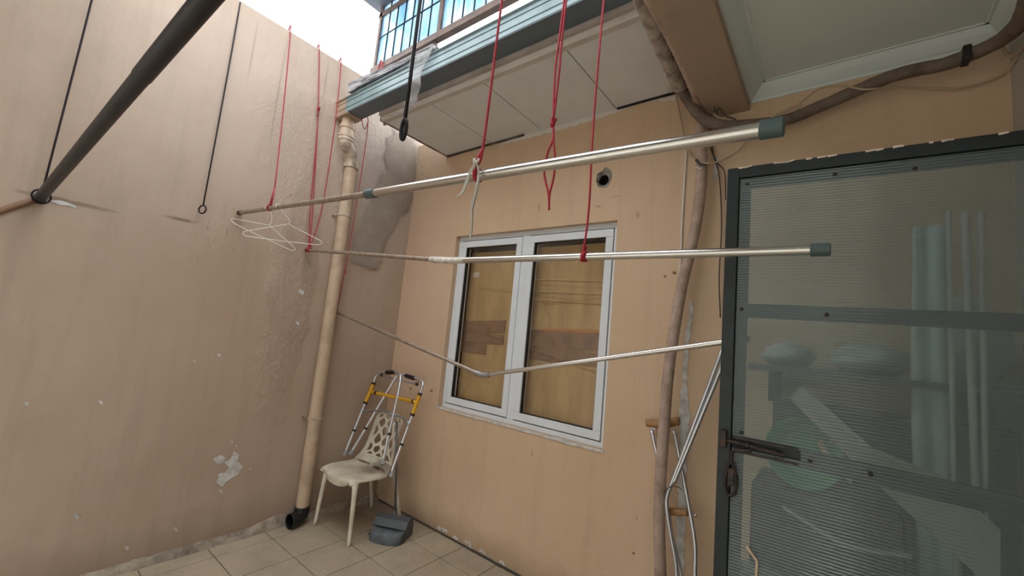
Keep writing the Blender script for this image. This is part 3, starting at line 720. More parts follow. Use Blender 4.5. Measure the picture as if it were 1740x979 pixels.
# left ropes, nailed on the wall top
def nail(y, label):
    bm = B(); tube(bm, [(-.03,y,ZT-.01),(-.03,y,ZT+.03)], .003, 6); tube(bm, [(-.03,y,ZT+.028),(-.03,y,ZT+.032)], .007, 8)
    tag(obj('nail', bm, RUST), label, 'nail', 'nails on the top of the left wall')
cL1 = at(459,353,Y=Y1); y1t = -1.29
rope('red_rope', [[(-.03,y1t,ZT+.01),(.008,y1t,ZT+.004), at(480,200,X=.20), at(467,318,Y=Y1+.02)], [at(467,318,Y=Y1+.02), cL1+Vector((-.014,0,.018))], [at(467,318,Y=Y1+.02), cL1+Vector((.014,0,.018))], wrapring(cL1, .017, 2)], ROPE_D, 'dark red cord from the wall top to the left end of the nearest rail', .0042)
nail(y1t, 'nail on the left wall top holding the leftmost red cord')
cL2 = at(527,424,X=.05); cL2 = A2+Vector((.03,0,0))
k2 = at(541,186,X=.03)
rope('red_rope', [[(-.03,-1.07,ZT+.01),(.008,-1.07,ZT+.004),k2], [k2+Vector((0,.002,0)), at(536,260,X=.03), at(527,360,X=.04), cL2+Vector((-.006,0,.014))], [k2, at(537,262,X=.034), at(531,360,X=.044), cL2+Vector((.004,0,.014))], wrapring(cL2, .016, 3), [k2+Vector((.004,0,-.01)), k2+Vector((.006,0,-.06))]], ROPE_D, 'doubled dark red cord with a knot, left of the gutter end, holding the middle rail', .004, knots=[(k2,.010)])
nail(-1.07, 'nail on the left wall top holding the knotted red cord')
rope('red_rope', [[(-.03,-.885,ZT+.01),(.008,-.885,ZT+.004), at(570,205,Y=-.892), at(548,350,X=.05), cL2+Vector((.012,0,.014))], wrapring(cL2+Vector((.02,0,0)), .0155, 1)], ROPE_D, 'single dark red cord passing the gutter end down to the middle rail', .0042)
nail(-.885, 'nail on the left wall top holding the red cord beside the gutter')
cL3 = A3+Vector((.01,0,-.003)); g3 = Vector((.20,-.745,3.168))
rope('red_rope', [[g3, at(625,215,Y=-.70), at(597,400,Y=-.66), cL3+Vector((0,0,.012))], wrapring(cL3, .0145, 2), [g3, g3+Vector((.01,.01,-.05)), g3+Vector((.04,.02,-.09)), g3+Vector((.05,.03,-.02))]], ROPE_D, 'thin dark red cord from under the gutter to the left end of the bent rail', .0032, knots=[(at(587,462,Y=-.65),.004)])
# ribbon
def ribbon(bm, pts, w, tw=0.):
    pts = spline(pts, 8); prev = None
    for i, p in enumerate(pts):
        a = tw*i/len(pts); ww = w*(1 if i < len(pts)-4 else .6)*(1+.25*noise.noise(Vector((i*.5,w*90,0))))
        d = Vector((math.cos(a), math.sin(a), .2*math.sin(i)))*ww/2
        c_ = [bm.verts.new(p-d), bm.verts.new(p+Vector((0,.003,0))), bm.verts.new(p+d)]
        if prev:
            for k in (0,1): bm.faces.new((prev[k], prev[k+1], c_[k+1], c_[k]))
        prev = c_
rb = thing('ribbon', 'frayed off-white plastic ribbon knotted on the red rope at the nearest rail', 'ribbon')
yr = Y1-.025; kt = at(809,274,Y=yr)
RIB = clear_mat('white_raffia', (236,236,230), (226,224,214), .12, .5, 30)
for base_, n_ in (([(809,274),(803,283),(796,303),(787,325),(776,331)], 3), ([(811,276),(814,292),(811,322),(803,352),(800,385),(797,404)], 4)):
    for k in range(n_):
        p = [kt] + [at(x+(k-n_/2)*1.6*math.sin(i*1.3+k), y+k*1.5, Y=yr-.002*k) for i, (x, y) in enumerate(base_[1:])]
        bm = B(); ribbon(bm, p, .0065-.001*k, 1.4+k); o = obj('tail', bm, RIB, rb, smooth=True); o.modifiers.new('t', 'SOLIDIFY').thickness = .0008
bm = B()
for e in (((812,330),(818,328)),((805,360),(816,342)),((801,385),(793,398)),((804,350),(811,372))): tube(bm, [at(*e[0],Y=yr-.003), at(*e[1],Y=yr-.006)], .0008, 4)
obj('frayed_thread', bm, RIB, rb)
bm = B(); tube(bm, [kt+Vector((.010*math.cos(a),.005*math.sin(a),.008*math.sin(2*a))) for a in [2*math.pi*i/16 for i in range(16)]], .004, 6, closed=True); obj('knot', bm, RIB, rb, smooth=True); rebase(rb)

# ------------------------------------------------------------------ wire hangers on rail one
def hanger(neck, tipL, tipR, hookx, label):
    h = thing('wire_hanger', label, 'hanger', group='white wire hangers on the first rail')
    neck, L, R_ = Vector(neck), Vector(tipL), Vector(tipR)
    def rnd(t, o, up): return t
    uL = (L-neck).normalized(); uR = (R_-neck).normalized(); bt = (R_-L).normalized(); z = Vector((0,0,-1))
    pts = [neck+uL*.012, L-uL*.03, L-uL*.008, L+bt*-.002+z*.010, L+bt*.012+z*.022, L+bt*.04+z*.024, (L+R_)/2+z*.026, R_-bt*.04+z*.024, R_-bt*.012+z*.022, R_+bt*.002+z*.010, R_-uR*.008, R_-uR*.03, neck+uR*.012]
    bm = B(); tube(bm, [p for p in spline(pts, 5)]+[neck+Vector((0,0,.004))], .0019, 7, closed=True); obj('body', bm, WHITEWIRE, h, smooth=True)
    c = Vector((hookx,Y1,A.lerp(E_,(hookx-A.x)/(E_.x-A.x)).z)); r = .0165
    hk = [neck, neck+Vector((.004,.004,.018)), neck.lerp(c,.45)+Vector((.012,.012,0)), c+Vector((.004,r+.003,-.022))]
    hk += [c+Vector((0,r*math.cos(a),r*math.sin(a))) for a in [math.radians(q) for q in (-10,30,60,90,120,150,180,215)]]
    bm = B(); tube(bm, spline(hk, 4), .0019, 7); obj('hook', bm, WHITEWIRE, h, smooth=True); rebase(h); return h
n1 = at(458,383,Y=Y1+.01); n2 = at(490,381,Y=Y1+.01)
hanger(n1, n1+Vector((-.13,-.158,.012)), n1+Vector((.035,.150,-.108)), .49, 'white wire coat hanger hooked nearest the wall end of the rail, tilted down')
hanger(n2, n2+Vector((-.075,-.187,-.085)), n2+Vector((.095,.156,-.068)), .64, 'white wire coat hanger hooked right of the other one on the rail')

# ------------------------------------------------------------------ window
wn_ = thing('window_1', None, None); tag(wn_, 'white framed two-sash window set in the back wall', kind='structure')
yf = .045
def frame(bm, x0, x1, z0, z1, w, ya, yb, wb_=None):
    wb_ = wb_ or w
    for p in (((x0,z0),(x1,z0+wb_)), ((x0,z1-w),(x1,z1)), ((x0,z0+wb_),(x0+w,z1-w)), ((x1-w,z0+wb_),(x1,z1-w))): box(bm, (p[0][0],ya,p[0][1]), (p[1][0],yb,p[1][1]))
bm = B(); frame(bm, WX0, WX1, WZ0, WZ1, .034, yf, .12); obj('outer_frame', bm, UPVC, wn_, bevel=.002)
mx = 1.372
bm = B(); box(bm, (mx-.03,yf+.002,WZ0+.034), (mx+.03,.12,WZ1-.034)); obj('mullion', bm, UPVC, wn_, bevel=.002)
for x0, x1 in ((WX0+.034, mx-.024), (mx+.024, WX1-.034)):
    s = bpy.data.objects.new('sash', None)
    bm = B(); frame(bm, x0+.006, x1-.006, WZ0+.042, WZ1-.042, .052, yf-.006, .10); s = obj('sash', bm, UPVC, wn_, bevel=.003)
    bm = B(); frame(bm, x0+.056, x1-.056, WZ0+.092, WZ1-.092, .006, yf+.004, .08); obj('gasket', bm, BLACKP, s)
    obj('glass_pane', box(B(), (x0+.058,.062,WZ0+.094), (x1-.058,.066,WZ1-.094)), GLASS, s)
bm = B(); irregular(bm, [(WX0-.01,0,WZ0-.012),(WX1+.01,0,WZ0-.012),(WX1+.012,0,WZ0+.003),(WX0-.012,0,WZ0+.003)], (0,-.006,0), .004, .03); obj('sill_edge', bm, PLAST, wn_)
# boarded room behind the glass: an enclosing recess and timber boards against the window
rc = B(); box(rc, (WX0-.1,.15,WZ0-.1), (WX1+.1,.155,WZ0)); box(rc, (WX0-.1,.15,WZ1), (WX1+.1,.36,WZ1+.02)); box(rc, (WX0-.1,.15,WZ0-.02), (WX1+.1,.36,WZ0)); box(rc, (WX0-.02,.15,WZ0-.1), (WX0,.36,WZ1+.1)); box(rc, (WX1,.15,WZ0-.1), (WX1+.02,.36,WZ1+.1)); box(rc, (WX0-.1,.36,WZ0-.1), (WX1+.1,.38,WZ1+.1))
tag(obj('trim_6', rc, DARK), 'dark recess behind the window glass', kind='structure')
bd = thing('backing_board', 'tan boards covering the inside of the window', 'board', group=None)
obj('board', box(B(), (WX0+.055,.155,WZ0+.01), (mx-.04,.165,WZ1-.115)), BOARD, bd); obj('board', box(B(), (mx+.005,.150,WZ0+.01), (WX1-.01,.160,WZ1-.105)), BOARD, bd)
def strip(z0, z1, x0, x1, y, mat, nm='batten', tilt=0):
    bm = B(); prism(bm, [(x0,y,z0),(x1,y,z0+tilt),(x1,y,z1+tilt),(x0,y,z1)], (0,-.009,0)); return obj(nm, bm, mat, bd, bevel=.001)
strip(1.535,1.63,.70,1.165,.154,BOARD2,tilt=.03); strip(1.455,1.53,.70,1.16,.154,BOARD2,tilt=.015); strip(1.375,1.452,.70,.99,.154,BOARD2)
strip(1.48,1.60,mx+.03,2.05,.149,BOARD2,tilt=.02); strip(1.385,1.47,mx+.03,2.05,.149,BOARD2,tilt=.015); strip(1.60,1.618,mx+.15,2.05,.149,BOARD3,tilt=.02)
for z in (1.985,1.895,1.83): strip(z, z+.004, mx+.03, 2.05, .149, simple('string_line', (214,190,140), .6), 'cord', tilt=-.02)
bm = B(); tube(bm, [at(900,608,Y=.145), at(932,618,Y=.145)], .003, 6); obj('cord', bm, CABLE_W, bd)
obj('paper_scrap', box(B(), (.765,.150,2.01), (.83,.1535,2.055)), simple('pale_paper', (206,192,172), .7), bd)
rebase(bd)

# ------------------------------------------------------------------ pipes and cables on the right
# vertical lagged pipe
vp = thing('lagged_pipe', 'pinkish-grey wrapped pipe bulging down the back wall beside the door', 'pipe')
pts = spline([(2.66,-.05,3.10), (2.615,-.08,2.98), at(1190,205,Y=-.075), at(1192,300,Y=-.075), at(1181,390,Y=-.075), at(1160,480,Y=-.085), at(1146,560,Y=-.115), at(1135,640,Y=-.14), at(1129,720,Y=-.142), at(1123,800,Y=-.142), at(1120,880,Y=-.142), at(1122,979,Y=-.14), (2.545,-.135,.2), (2.55,-.135,.0)], 18)
bm = B(); tube(bm, pts, .029, 20, rfun=lambda i,k: 1+.035*math.sin(i*2.4+k*.5)+.03*noise.noise(Vector((i*.35,k*.7,0)))); obj('wrapping', bm, WRAP, vp, smooth=True)
bm = B(); tube(bm, spline([at(1183,283,Y=-.10), at(1190,287,Y=-.112), at(1197,283,Y=-.10)], 4), .003, 6); obj('tape_end', bm, CABLE_W, vp); rebase(vp)
# upper wrapped bundle from under the soffit, then grey foam sweeping under the beam and along the cove
ub = thing('foam_lagged_pipe', 'thick grey foam-lagged pipe sweeping from the soffit across under the ceiling', 'pipe')
P_up = [(2.61,-1.5,3.02),(2.575,-1.1,3.035),(2.555,-.85,3.045),at(1118,60,Z=3.04),at(1140,110,Z=3.03),at(1156,148,Y=-.19)]
bm = B(); tube(bm, spline(P_up, 12), .040, 18, rfun=lambda i,k: 1+.10*noise.noise(Vector((i*.22,k*.5,1)))+.05*math.sin(i*1.1)); q = obj('wrapping', bm, WRAP_OLD, ub, smooth=True); tag(q, 'dirty cloth-wrapped upper length')
fo = [at(1156,148,Y=-.19), at(1168,170,Y=-.165), at(1185,193,Y=-.155), at(1210,209,Y=-.15), at(1250,213,Y=-.13), at(1330,205,Y=-.11), at(1400,178,Y=-.10), at(1470,148,Y=-.11), at(1530,125,Y=-.12), at(1600,110,Y=-.13), at(1650,92,Y=-.15), at(1700,68,Y=-.22), at(1735,35,Y=-.36), at(1752,-10,Y=-.5)]
bm = B(); tube(bm, spline(fo, 8), .027, 18, rfun=lambda i,k: 1+.10*noise.noise(Vector((i*.3,k*.5,1)))); obj('foam', bm, FOAM, ub, smooth=True)
p = at(1157,150,Y=-.168); q_ = at(1166,166,Y=-.13)
bm = B(); tube(bm, [p.lerp(q_,-.2), p.lerp(q_,.25)], .035, 18); obj('tie', bm, BLACKP, ub, smooth=True)
q_ = at(1641,94,Y=-.15); bm = B(); box(bm, tuple(q_+Vector((-.013,-.034,-.032))), tuple(q_+Vector((.013,.034,.028)))); obj('bracket', bm, BLACKP, ub, bevel=.006)
bm = B()
for k in range(6):
    a = at(1141+k*1.2,140,Y=-.16); tube(bm, spline([a, a+Vector((-.012+.006*k,.0,-.02)), a+Vector((-.018+.007*k,.006*k-.01,-.05-.006*(k%3)))], 4), .004, 5, flat=.35)
obj('torn_tape', bm, simple('torn_tape', (196,184,170), .6, var=.2), ub, smooth=True); rebase(ub)
# second pipe beside the beam
sp = thing('lagged_pipe', 'narrower wrapped pipe hugging the beam above the foam-lagged one', 'pipe')
P2 = [(2.70-.045,-1.5,2.845),(2.66,-1.0,2.85),at(1150,40,Z=2.86),at(1170,110,Z=2.86),at(1185,160,Y=-.14),at(1191,190,Y=-.12),at(1192,215,Y=-.10)]
P2 = [(2.62,-1.5,2.96),(2.615,-1.0,2.97),at(1140,60,Z=2.97),at(1163,110,Z=2.96),at(1180,150,Z=2.93),at(1190,185,Y=-.09),at(1191,210,Y=-.08)]
bm = B(); tube(bm, spline(P2, 14), .027, 16, rfun=lambda i,k: 1+.04*math.sin(i*2.4+k*.5)); obj('wrapping', bm, WRAP, sp, smooth=True); rebase(sp)
def cable(pts, r, mat, label, nm='cable'):
    bm = B(); tube(bm, spline(pts, 8), r, 8); return tag(obj(nm, bm, mat, smooth=True), label, 'cable')
c = lambda x, y, Y: at(x, y, Y=Y)
cable([(2.60,-1.2,3.00), at(1112,10,Z=3.0), at(1128,40,Z=3.0), at(1135,55,Z=3.01)], .009, CABLE_C, 'thick cream cable lying on the wrapped pipe under the soffit')
cable([(2.63,-1.3,2.93), at(1132,0,Z=2.95), at(1150,40,Z=2.94), at(1160,70,Z=2.96)], .007, CABLE_C, 'cream cable running on the beam side beside the wrapped pipe')
cable([c(1149,140,-.14), c(1151,172,-.06), c(1158,210,-.04), c(1165,245,-.03), c(1178,268,-.03), c(1196,277,-.12), c(1222,274,-.10), c(1252,258,-.05), c(1276,232,-.06), c(1284,222,-.06)], .005, CABLE_C, 'cream cable sagging in a loop over the lagged pipe above the door corner')
cable([c(1183,272,-.10), c(1190,279,-.115), c(1200,279,-.115)], .008, CABLE_D, 'black tie on the cream cable at the lagged pipe')
cable([c(1167,250,-.006), c(1160,360,-.006), c(1156,450,-.006), c(1149,500,-.006), c(1146,520,-.006)], .006, CABLE_W, 'thin straight white cable down the wall left of the lagged pipe')
cable([c(1206,150,-.05), c(1208,215,-.05), c(1212,262,-.02), c(1222,300,-.02), c(1226,380,-.02), c(1222,470,-.02), c(1224,540,-.02)], .003, CABLE_D, 'thin dark cable dropping along the left edge of the door')
cable([c(1212,180,-.05), c(1206,205,-.05), c(1207,248,-.03), c(1218,275,-.02), c(1231,293,-.02), c(1233,340,-.02)], .003, CABLE_D, 'second thin dark cable curling behind the door corner')
cable([c(1213,193,-.14), c(1222,200,-.15), c(1245,206,-.14), c(1300,204,-.13), c(1350,182,-.13), c(1390,152,-.12), c(1430,146,-.12), c(1470,152,-.15), c(1520,148,-.10), c(1580,150,-.04), c(1640,148,-.03), c(1700,128,-.03), c(1736,90,-.10)], .0045, CABLE_C, 'cream cable drooping along the foam-lagged pipe under the ceiling')
cable([c(1310,200,-.135), c(1340,185,-.135), c(1360,178,-.135), c(1355,186,-.135)], .006, CABLE_C, 'short loose cream cable end on the foam-lagged pipe')
cable([c(1213,170,-.10), c(1216,196,-.14), c(1222,184,-.14), c(1232,196,-.14), c(1250,203,-.14)], .0035, CABLE_D, 'thin dark wire bunched under the beam end')
cable([(3.74,-.03,2.92), (3.755,-.12,2.80), (3.76,-.35,2.78), (3.765,-.7,2.95)], .006, CABLE_C, 'cream cable hanging on the white right wall')

# ------------------------------------------------------------------ crutches
cr = thing('crutch', 'aluminium underarm crutch with brown wooden pads leaning on the back wall', 'crutch')
yc = lambda z: -.035-.11*max(0,(1.2-z))/1.2
def cp(x, y, yy): return at(x, y, Y=yy)
padL, padR = cp(1098,719,-.05), cp(1155,716,-.05)
bm = B(); tube(bm, spline([padL, padL.lerp(padR,.12)+Vector((0,0,-.002)), padL.lerp(padR,.5)+Vector((0,0,-.012)), padL.lerp(padR,.88), padR], 6), [.012,.02]+[.0215]*10+[.023]*11+[.021,.012], 16); obj('armrest', bm, WOODG, cr, smooth=True)
bm = B(); box(bm, tuple(padL+Vector((.03,-.008,-.026))), tuple(padL+Vector((.055,.008,-.012)))); box(bm, tuple(padR+Vector((-.05,-.008,-.03))), tuple(padR+Vector((-.025,.008,-.014)))); obj('bracket', bm, ALU_D, cr)
ya, yb_, yc_ = -.06, -.11, -.15
tl = spline([cp(1107,731,ya), cp(1118,780,-.075), cp(1134,860,-.10), cp(1143,915,-.12), cp(1158,979,-.14)], 6)
tr_ = spline([cp(1145,731,ya), cp(1158,795,-.08), cp(1172,868,-.10), cp(1181,925,-.12), cp(1181,979,-.14)], 6)
foot = Vector((2.64,-.22,.0))
bm = B(); tube(bm, tl+[Vector((2.622,-.17,.36)), Vector((2.628,-.175,.30))], .0105, 12); obj('left_upright', bm, ALU, cr, smooth=True)
bm = B(); tube(bm, tr_+[Vector((2.69,-.165,.40)), Vector((2.655,-.175,.30))], .0105, 12); obj('right_upright', bm, ALU, cr, smooth=True)
bm = B(); tube(bm, [(2.642,-.172,.34),(2.655,-.20,.03)], .012, 12); obj('leg', bm, ALU, cr, smooth=True)
bm = B(); lathe(bm, [(.022,0),(.022,.012),(.016,.05),(.013,.055)], (2.656,-.203,0)); obj('rubber_tip', bm, BLACKP, cr, smooth=True, sharp=40)
h0, h1 = cp(1133,869,-.10), cp(1168,871,-.10)
bm = B(); tube(bm, [h0, h0.lerp(h1,.1), h0.lerp(h1,.5), h0.lerp(h1,.9), h1], [.014,.018,.019,.018,.015], 16); obj('handgrip', bm, WOODG, cr, smooth=True)
bm = B(); lathe(bm, [(.004,-.025),(.004,.02),(.008,.02),(.008,.028),(0,.032)], h1+Vector((.014,0,0)), (1,0,0), 12); obj('wing_nut', bm, ALU, cr, smooth=True); rebase(cr)
c2_ = thing('crutch', 'second aluminium crutch tilted to the right, its top hidden behind the door', 'crutch')
yy = -.17
topq = cp(1219,617,-.10); tq = topq+(topq-cp(1134,838,-.15)).normalized()*.24
for dx, nm in ((-.0,'left_upright'), (.026,'right_upright')):
    D_ = Vector((dx,.004 if dx else 0,0))
    low = [cp(1141,822,-.15)+D_*.3, cp(1134,842,-.152)+D_*.15, cp(1133,862,-.155), cp(1138,900,-.16), cp(1150,979,-.17), Vector((2.60,-.20,.25)), Vector((2.61,-.21,.03))] if not dx else [cp(1141,822,-.15)+D_*.2]
    bm = B(); tube(bm, [tq+D_, topq+D_]+spline([topq.lerp(cp(1141,822,-.15),.97)+D_*.35]+low, 4), .0105, 12); obj(nm, bm, ALU, c2_, smooth=True)
bm = B(); lathe(bm, [(.02,0),(.02,.012),(.015,.04)], (2.611,-.213,0)); obj('rubber_tip', bm, BLACKP, c2_, smooth=True, sharp=40)
bm = B(); tube(bm, spline([cp(1128,836,-.165), cp(1138,828,-.17), cp(1150,827,-.165), cp(1160,833,-.14)], 5), .002, 6); obj('tie_wire', bm, CABLE_D, c2_, smooth=True)
bm = B(); tube(bm, [tq+Vector((-.03,0,.02)), tq+Vector((.0,0,.028)), tq+Vector((.06,0,.028)), tq+Vector((.09,0,.02))], [.012,.02,.02,.012], 14); obj('armrest', bm, WOODG, c2_, smooth=True); rebase(c2_)

# ------------------------------------------------------------------ door
dA = Vector((2.884,-.700,0)); dB = Vector((3.772,-.643,0)); dang = math.atan2(dB.y-dA.y, dB.x-dA.x); DW = (dB-dA).length
dr_ = thing('door_1', None, None, loc=dA, rz=dang); tag(dr_, 'dark green metal door panelled with cloudy ribbed sheet', kind='structure')
DH = 2.268; T0, T1 = -.015, .02
bm = B(); box(bm, (0,T0,.02), (.042,T1,DH)); obj('stile', bm, DOORG, dr_, bevel=.003)
bm = B(); box(bm, (DW-.042,T0,.02), (DW,T1,DH)); obj('stile', bm, DOORG, dr_, bevel=.003)
obj('top_rail', box(B(), (.042,T0,DH-.042), (DW-.042,T1,DH)), DOORG, dr_, bevel=.003)
obj('bottom_rail', box(B(), (.042,T0,.02), (DW-.042,T1,.08)), DOORG, dr_, bevel=.003)
obj('inner_lip', box(B(), (.042,.012,.08), (.080,.018,DH-.042)), DOORG, dr_); 
obj('inner_lip', box(B(), (.080,.012,DH-.08), (DW-.08,.018,DH-.042)), DOORG, dr_)
bm = B(); prism(bm, [(.05,.004,1.695),(DW-.05,.004,1.69),(DW-.05,.004,1.74),(.05,.004,1.745)], (0,.014,0)); obj('crossbar', bm, DOORG, dr_)
bm = B(); prism(bm, [(.05,.004,1.212),(DW-.05,.004,1.185),(DW-.05,.004,1.245),(.05,.004,1.272)], (0,.014,0)); obj('crossbar', bm, DOORG, dr_)
obj('crossbar', box(B(), (.05,.004,.62), (DW-.05,.018,.66)), DOORG, dr_)
# sheet with a slot cut for the bolt
sx0, sx1 = .045, DW-.044; slz0, slz1, slx = 1.229, 1.260, .245
bm = B(); yS0, yS1 = -.008, -.0055
for a, b in (((sx0,.085),(sx1,slz0)), ((sx0,slz1),(sx1,DH-.046)), ((slx,slz0),(sx1,slz1))): box(bm, (a[0],yS0,a[1]), (b[0],yS1,b[1]))
bmesh.ops.remove_doubles(bm, verts=bm.verts, dist=1e-5)
obj('ribbed_sheet', bm, SHEET, dr_)
for x, z in ((.068,2.20),(.33,2.20),(.062,1.723),(.31,1.715),(.072,1.285),(.27,1.235),(.42,1.232),(.53,2.19)):
    bm = B(); lathe(bm, [(.007,0),(.006,.003),(0,.005)], (x,yS0,z), (0,-1,0), 10); obj('rivet', bm, LATCH, dr_, smooth=True)
# chipped paint along the top edge
for k in range(20):
    x = random.choice((random.uniform(.02,.3), random.uniform(.3,.85))); w = random.uniform(.006,.03)
    bm = B(); irregular(bm, [(x,T0-.001,DH-.006),(x+w,T0-.001,DH-.004),(x+w,T0-.001,DH+.001),(x,T0-.001,DH+.001)], (0,.012,0), .0015, .006); obj('paint_chip', bm, DOORB, dr_)
# sliding bolt
bo = B(); tube(bo, [(.008,-.020,1.252),(.20,-.022,1.238)], .007, 12); bolt = obj('bolt', bo, LATCH, dr_, smooth=True, sharp=50)
for x in (.085,.165):
    bm = B(); lathe(bm, [(.007,0),(.011,.001),(.011,.012),(.007,.013)], (x,-.0205,1.252-(x-.008)*.073), (1,0,-.073), 14); obj('bolt_guide', bm, LATCH, bolt, smooth=True, sharp=50)
bm = B(); box(bm, (.006,-.034,1.225), (.030,-.015,1.285)); obj('keeper', bm, LATCH, dr_, bevel=.004)
bm = B(); box(bm, (.045,-.0125,1.215), (.24,-.0105,1.222)); box(bm, (.045,-.0125,1.262), (.24,-.0105,1.268)); obj('slot_trim', bm, LATCH, dr_)
bm = B(); tube(bm, spline([(.105,-.022,1.243),(.10,-.026,1.232),(.07,-.028,1.225),(.050,-.028,1.222),(.046,-.028,1.20),(.046,-.026,1.175)], 4), .005, 8); obj('handle_rod', bm, LATCH, dr_, smooth=True)
bm = B(); out = []
for k in range(28):
    a = 2*math.pi*k/28; w = .017+.006*(-math.sin(a)); out.append(Vector((.046+w*math.cos(a), -.026, 1.125+.056*math.sin(a))))
tube(bm, out, .0055, 8, closed=True); box(bm, (.038,-.029,1.10), (.054,-.024,1.16)); lathe(bm, [(.010,0),(.010,.006),(0,.008)], (.047,-.028,1.112), (0,-1,0), 12); obj('hasp', bm, LATCH, dr_, smooth=True, sharp=40)

# ------------------------------------------------------------------ store nook behind the door
def nk(x, y, Y): return at(x, y, Y=Y)
# shelf
sh = thing('wall_shelf', 'grey shelf behind the cloudy door holding plastic-wrapped bundles', 'shelf')
obj('shelf_board', box(B(), (2.93,-.40,1.50), (XR-.005,-.02,1.525)), simple('shelf_grey', (92,92,90), .6), sh)
for x in (3.0,3.6): obj('bracket', box(B(), (x,-.36,1.38), (x+.02,-.0,1.50)), DOORG, sh)
rebase(sh)
tag(obj('dark_backing', box(B(), (2.99,-.075,0), (3.74,-.005,1.37)), simple('dark_backing_paint', (62,62,62), .7, var=.15, ns=3), bevel=.004), 'dark flat cabinet added to darken the nook below the shelf behind the door', 'backing')  # made-up dark panel, darkens what shows through the door sheet
BAG = simple('pale_plastic_bag', (178,184,180), .4, var=.15, ns=9, bump=.6, bscale=14)
for x, w, h, l in ((3.05,.20,.10,'small pale plastic bag at the left end of the shelf behind the door'), (3.32,.26,.12,'larger pale plastic bundle in the middle of the shelf behind the door'), (3.6,.2,.3,'tall pale plastic bag at the right end of the shelf behind the door')):
    bm = B(); bmesh.ops.create_icosphere(bm, subdivisions=4, radius=1)
    for v in bm.verts:
        q = 1+.25*noise.noise(v.co*2+Vector((x,0,0)))+.08*noise.noise(v.co*7); v.co = Vector((x+v.co.x*w/2*q, -.2+v.co.y*.13*q, 1.525+max(0,(v.co.z+ .9)/1.9)*h*q))
    tag(obj('plastic_bag', bm, BAG, smooth=True), l, 'bag', 'plastic bags on the shelf behind the door')
# green basin tilted on its edge
gb = B(); c0 = nk(1372,770,-.32); ax = Vector((-.25,-1,.12)).normalized()
lathe(gb, [(a*.66,b*.66) for a, b in ((0,.0),(.13,0),(.15,.02),(.185,.12),(.20,.125),(.20,.118),(.18,.11),(.145,.015),(0,.012))], c0-ax*.02, ax, 40)
tag(obj('plastic_basin', gb, simple('green_plastic', (60,140,92), .4, var=.1), smooth=True, sharp=50), 'round green plastic basin standing behind the cloudy door', 'basin')
cb = B(); hz = (c0.z-.145); box(cb, (2.96,-.50,0), (3.44,-.08,.62)); tag(obj('storage_box', cb, simple('dark_box', (70,62,58), .8, var=.3, ns=4, dirt=(44,44,52)), bevel=.01), 'dark storage box under the green basin behind the door', 'box')
cb = B(); box(cb, (2.96,-.46,.62), (3.40,-.14,hz+.02)); tag(obj('storage_box', cb, simple('dark_brown_box', (66,56,50), .8, var=.2, ns=6), bevel=.01), 'brown box directly beneath the green basin', 'box')
# big white board leaning diagonally
pa, pb, pc, pd = nk(1342,678,-.52), nk(1362,655,-.52), nk(1760,985,-.56), nk(1500,830,-.56)
bm = B(); prism(bm, [pa, pb, nk(1480,760,-.54), nk(1600,810,-.56), nk(1700,900,-.57), nk(1700,1010,-.57), nk(1640,960,-.57), nk(1480,815,-.55)], (0,.006,0))
tag(obj('leaning_board', bm, simple('pale_card', (196,188,172), .7, var=.1, ns=3)), 'long pale board leaning diagonally behind the cloudy door', 'board')
bm = B(); prism(bm, [nk(1388,752,-.45), nk(1396,748,-.45), nk(1412,776,-.45), nk(1450,815,-.45), nk(1446,822,-.45), nk(1404,784,-.45)], (0,.005,0)); tag(obj('pale_stick', bm, simple('pale_wood', (190,172,132), .7)), 'short pale stick against the green basin', 'stick')
bm = B(); tube(bm, spline([nk(1330,860,-.50), nk(1390,900,-.50), nk(1450,930,-.51), nk(1550,945,-.52)], 8), .007, 8); tag(obj('bent_hose', bm, simple('pale_hose', (186,186,178), .5), smooth=True), 'pale curved hose low behind the cloudy door', 'hose')
# hanging pale cloth and pipes on the right
bm = B(); rows = []
for j in range(30):
    z = 2.08-1.25*j/29; row = []
    for i in range(13): x = 3.44+.10*i/12; row.append(bm.verts.new((x+.02*noise.noise(Vector((z,1,0))), -.36+.008*math.sin(i*.9+z*2), z)))
    rows.append(row)
for A_, D_ in zip(rows, rows[1:]):
    for i in range(12): bm.faces.new((A_[i], A_[i+1], D_[i+1], D_[i]))
o = obj('hanging_cloth', bm, simple('pale_blue_cloth', (196,206,208), .8, var=.08), smooth=True); o.modifiers.new('t', 'SOLIDIFY').thickness = .003; tag(o, 'pale blue-white cloth hanging in a strip behind the cloudy door', 'cloth')
for x0, x1, r, l in ((1640,1655,.010,'brightest thin white pipe standing behind the door'), (1612,1620,.007,'thin pale pipe left of the white one behind the door'), (1668,1674,.008,'thin grey pipe right of the white one behind the door')):
    a, b = nk(x0,360,-.38), nk(x1,760,-.42); d = (b-a).normalized(); b = a+d*((a.z)/-d.z) if d.z < 0 else b
    bm = B(); tube(bm, [a, b], r, 10); tag(obj('thin_pipe', bm, CABLE_W, smooth=True), l, 'pipe', 'thin pipes behind the door')
cb = B(); box(cb, (2.93,-.62,0), (3.12,-.53,.80)); tag(obj('carton', cb, simple('pale_grey_card', (150,150,142), .8, var=.08), bevel=.004), 'pale grey carton low at the left inside the door', 'carton')
bm = B(); tube(bm, spline([nk(1268,928,-.72), nk(1280,945,-.72), nk(1286,955,-.72), nk(1285,979,-.72), nk(1284,1000,-.718)], 5), .004, 6); tag(obj('straw_strip', bm, simple('straw', (206,184,150), .7), smooth=True), 'bent straw-coloured strip stuck on the lower left of the door sheet', 'strip')

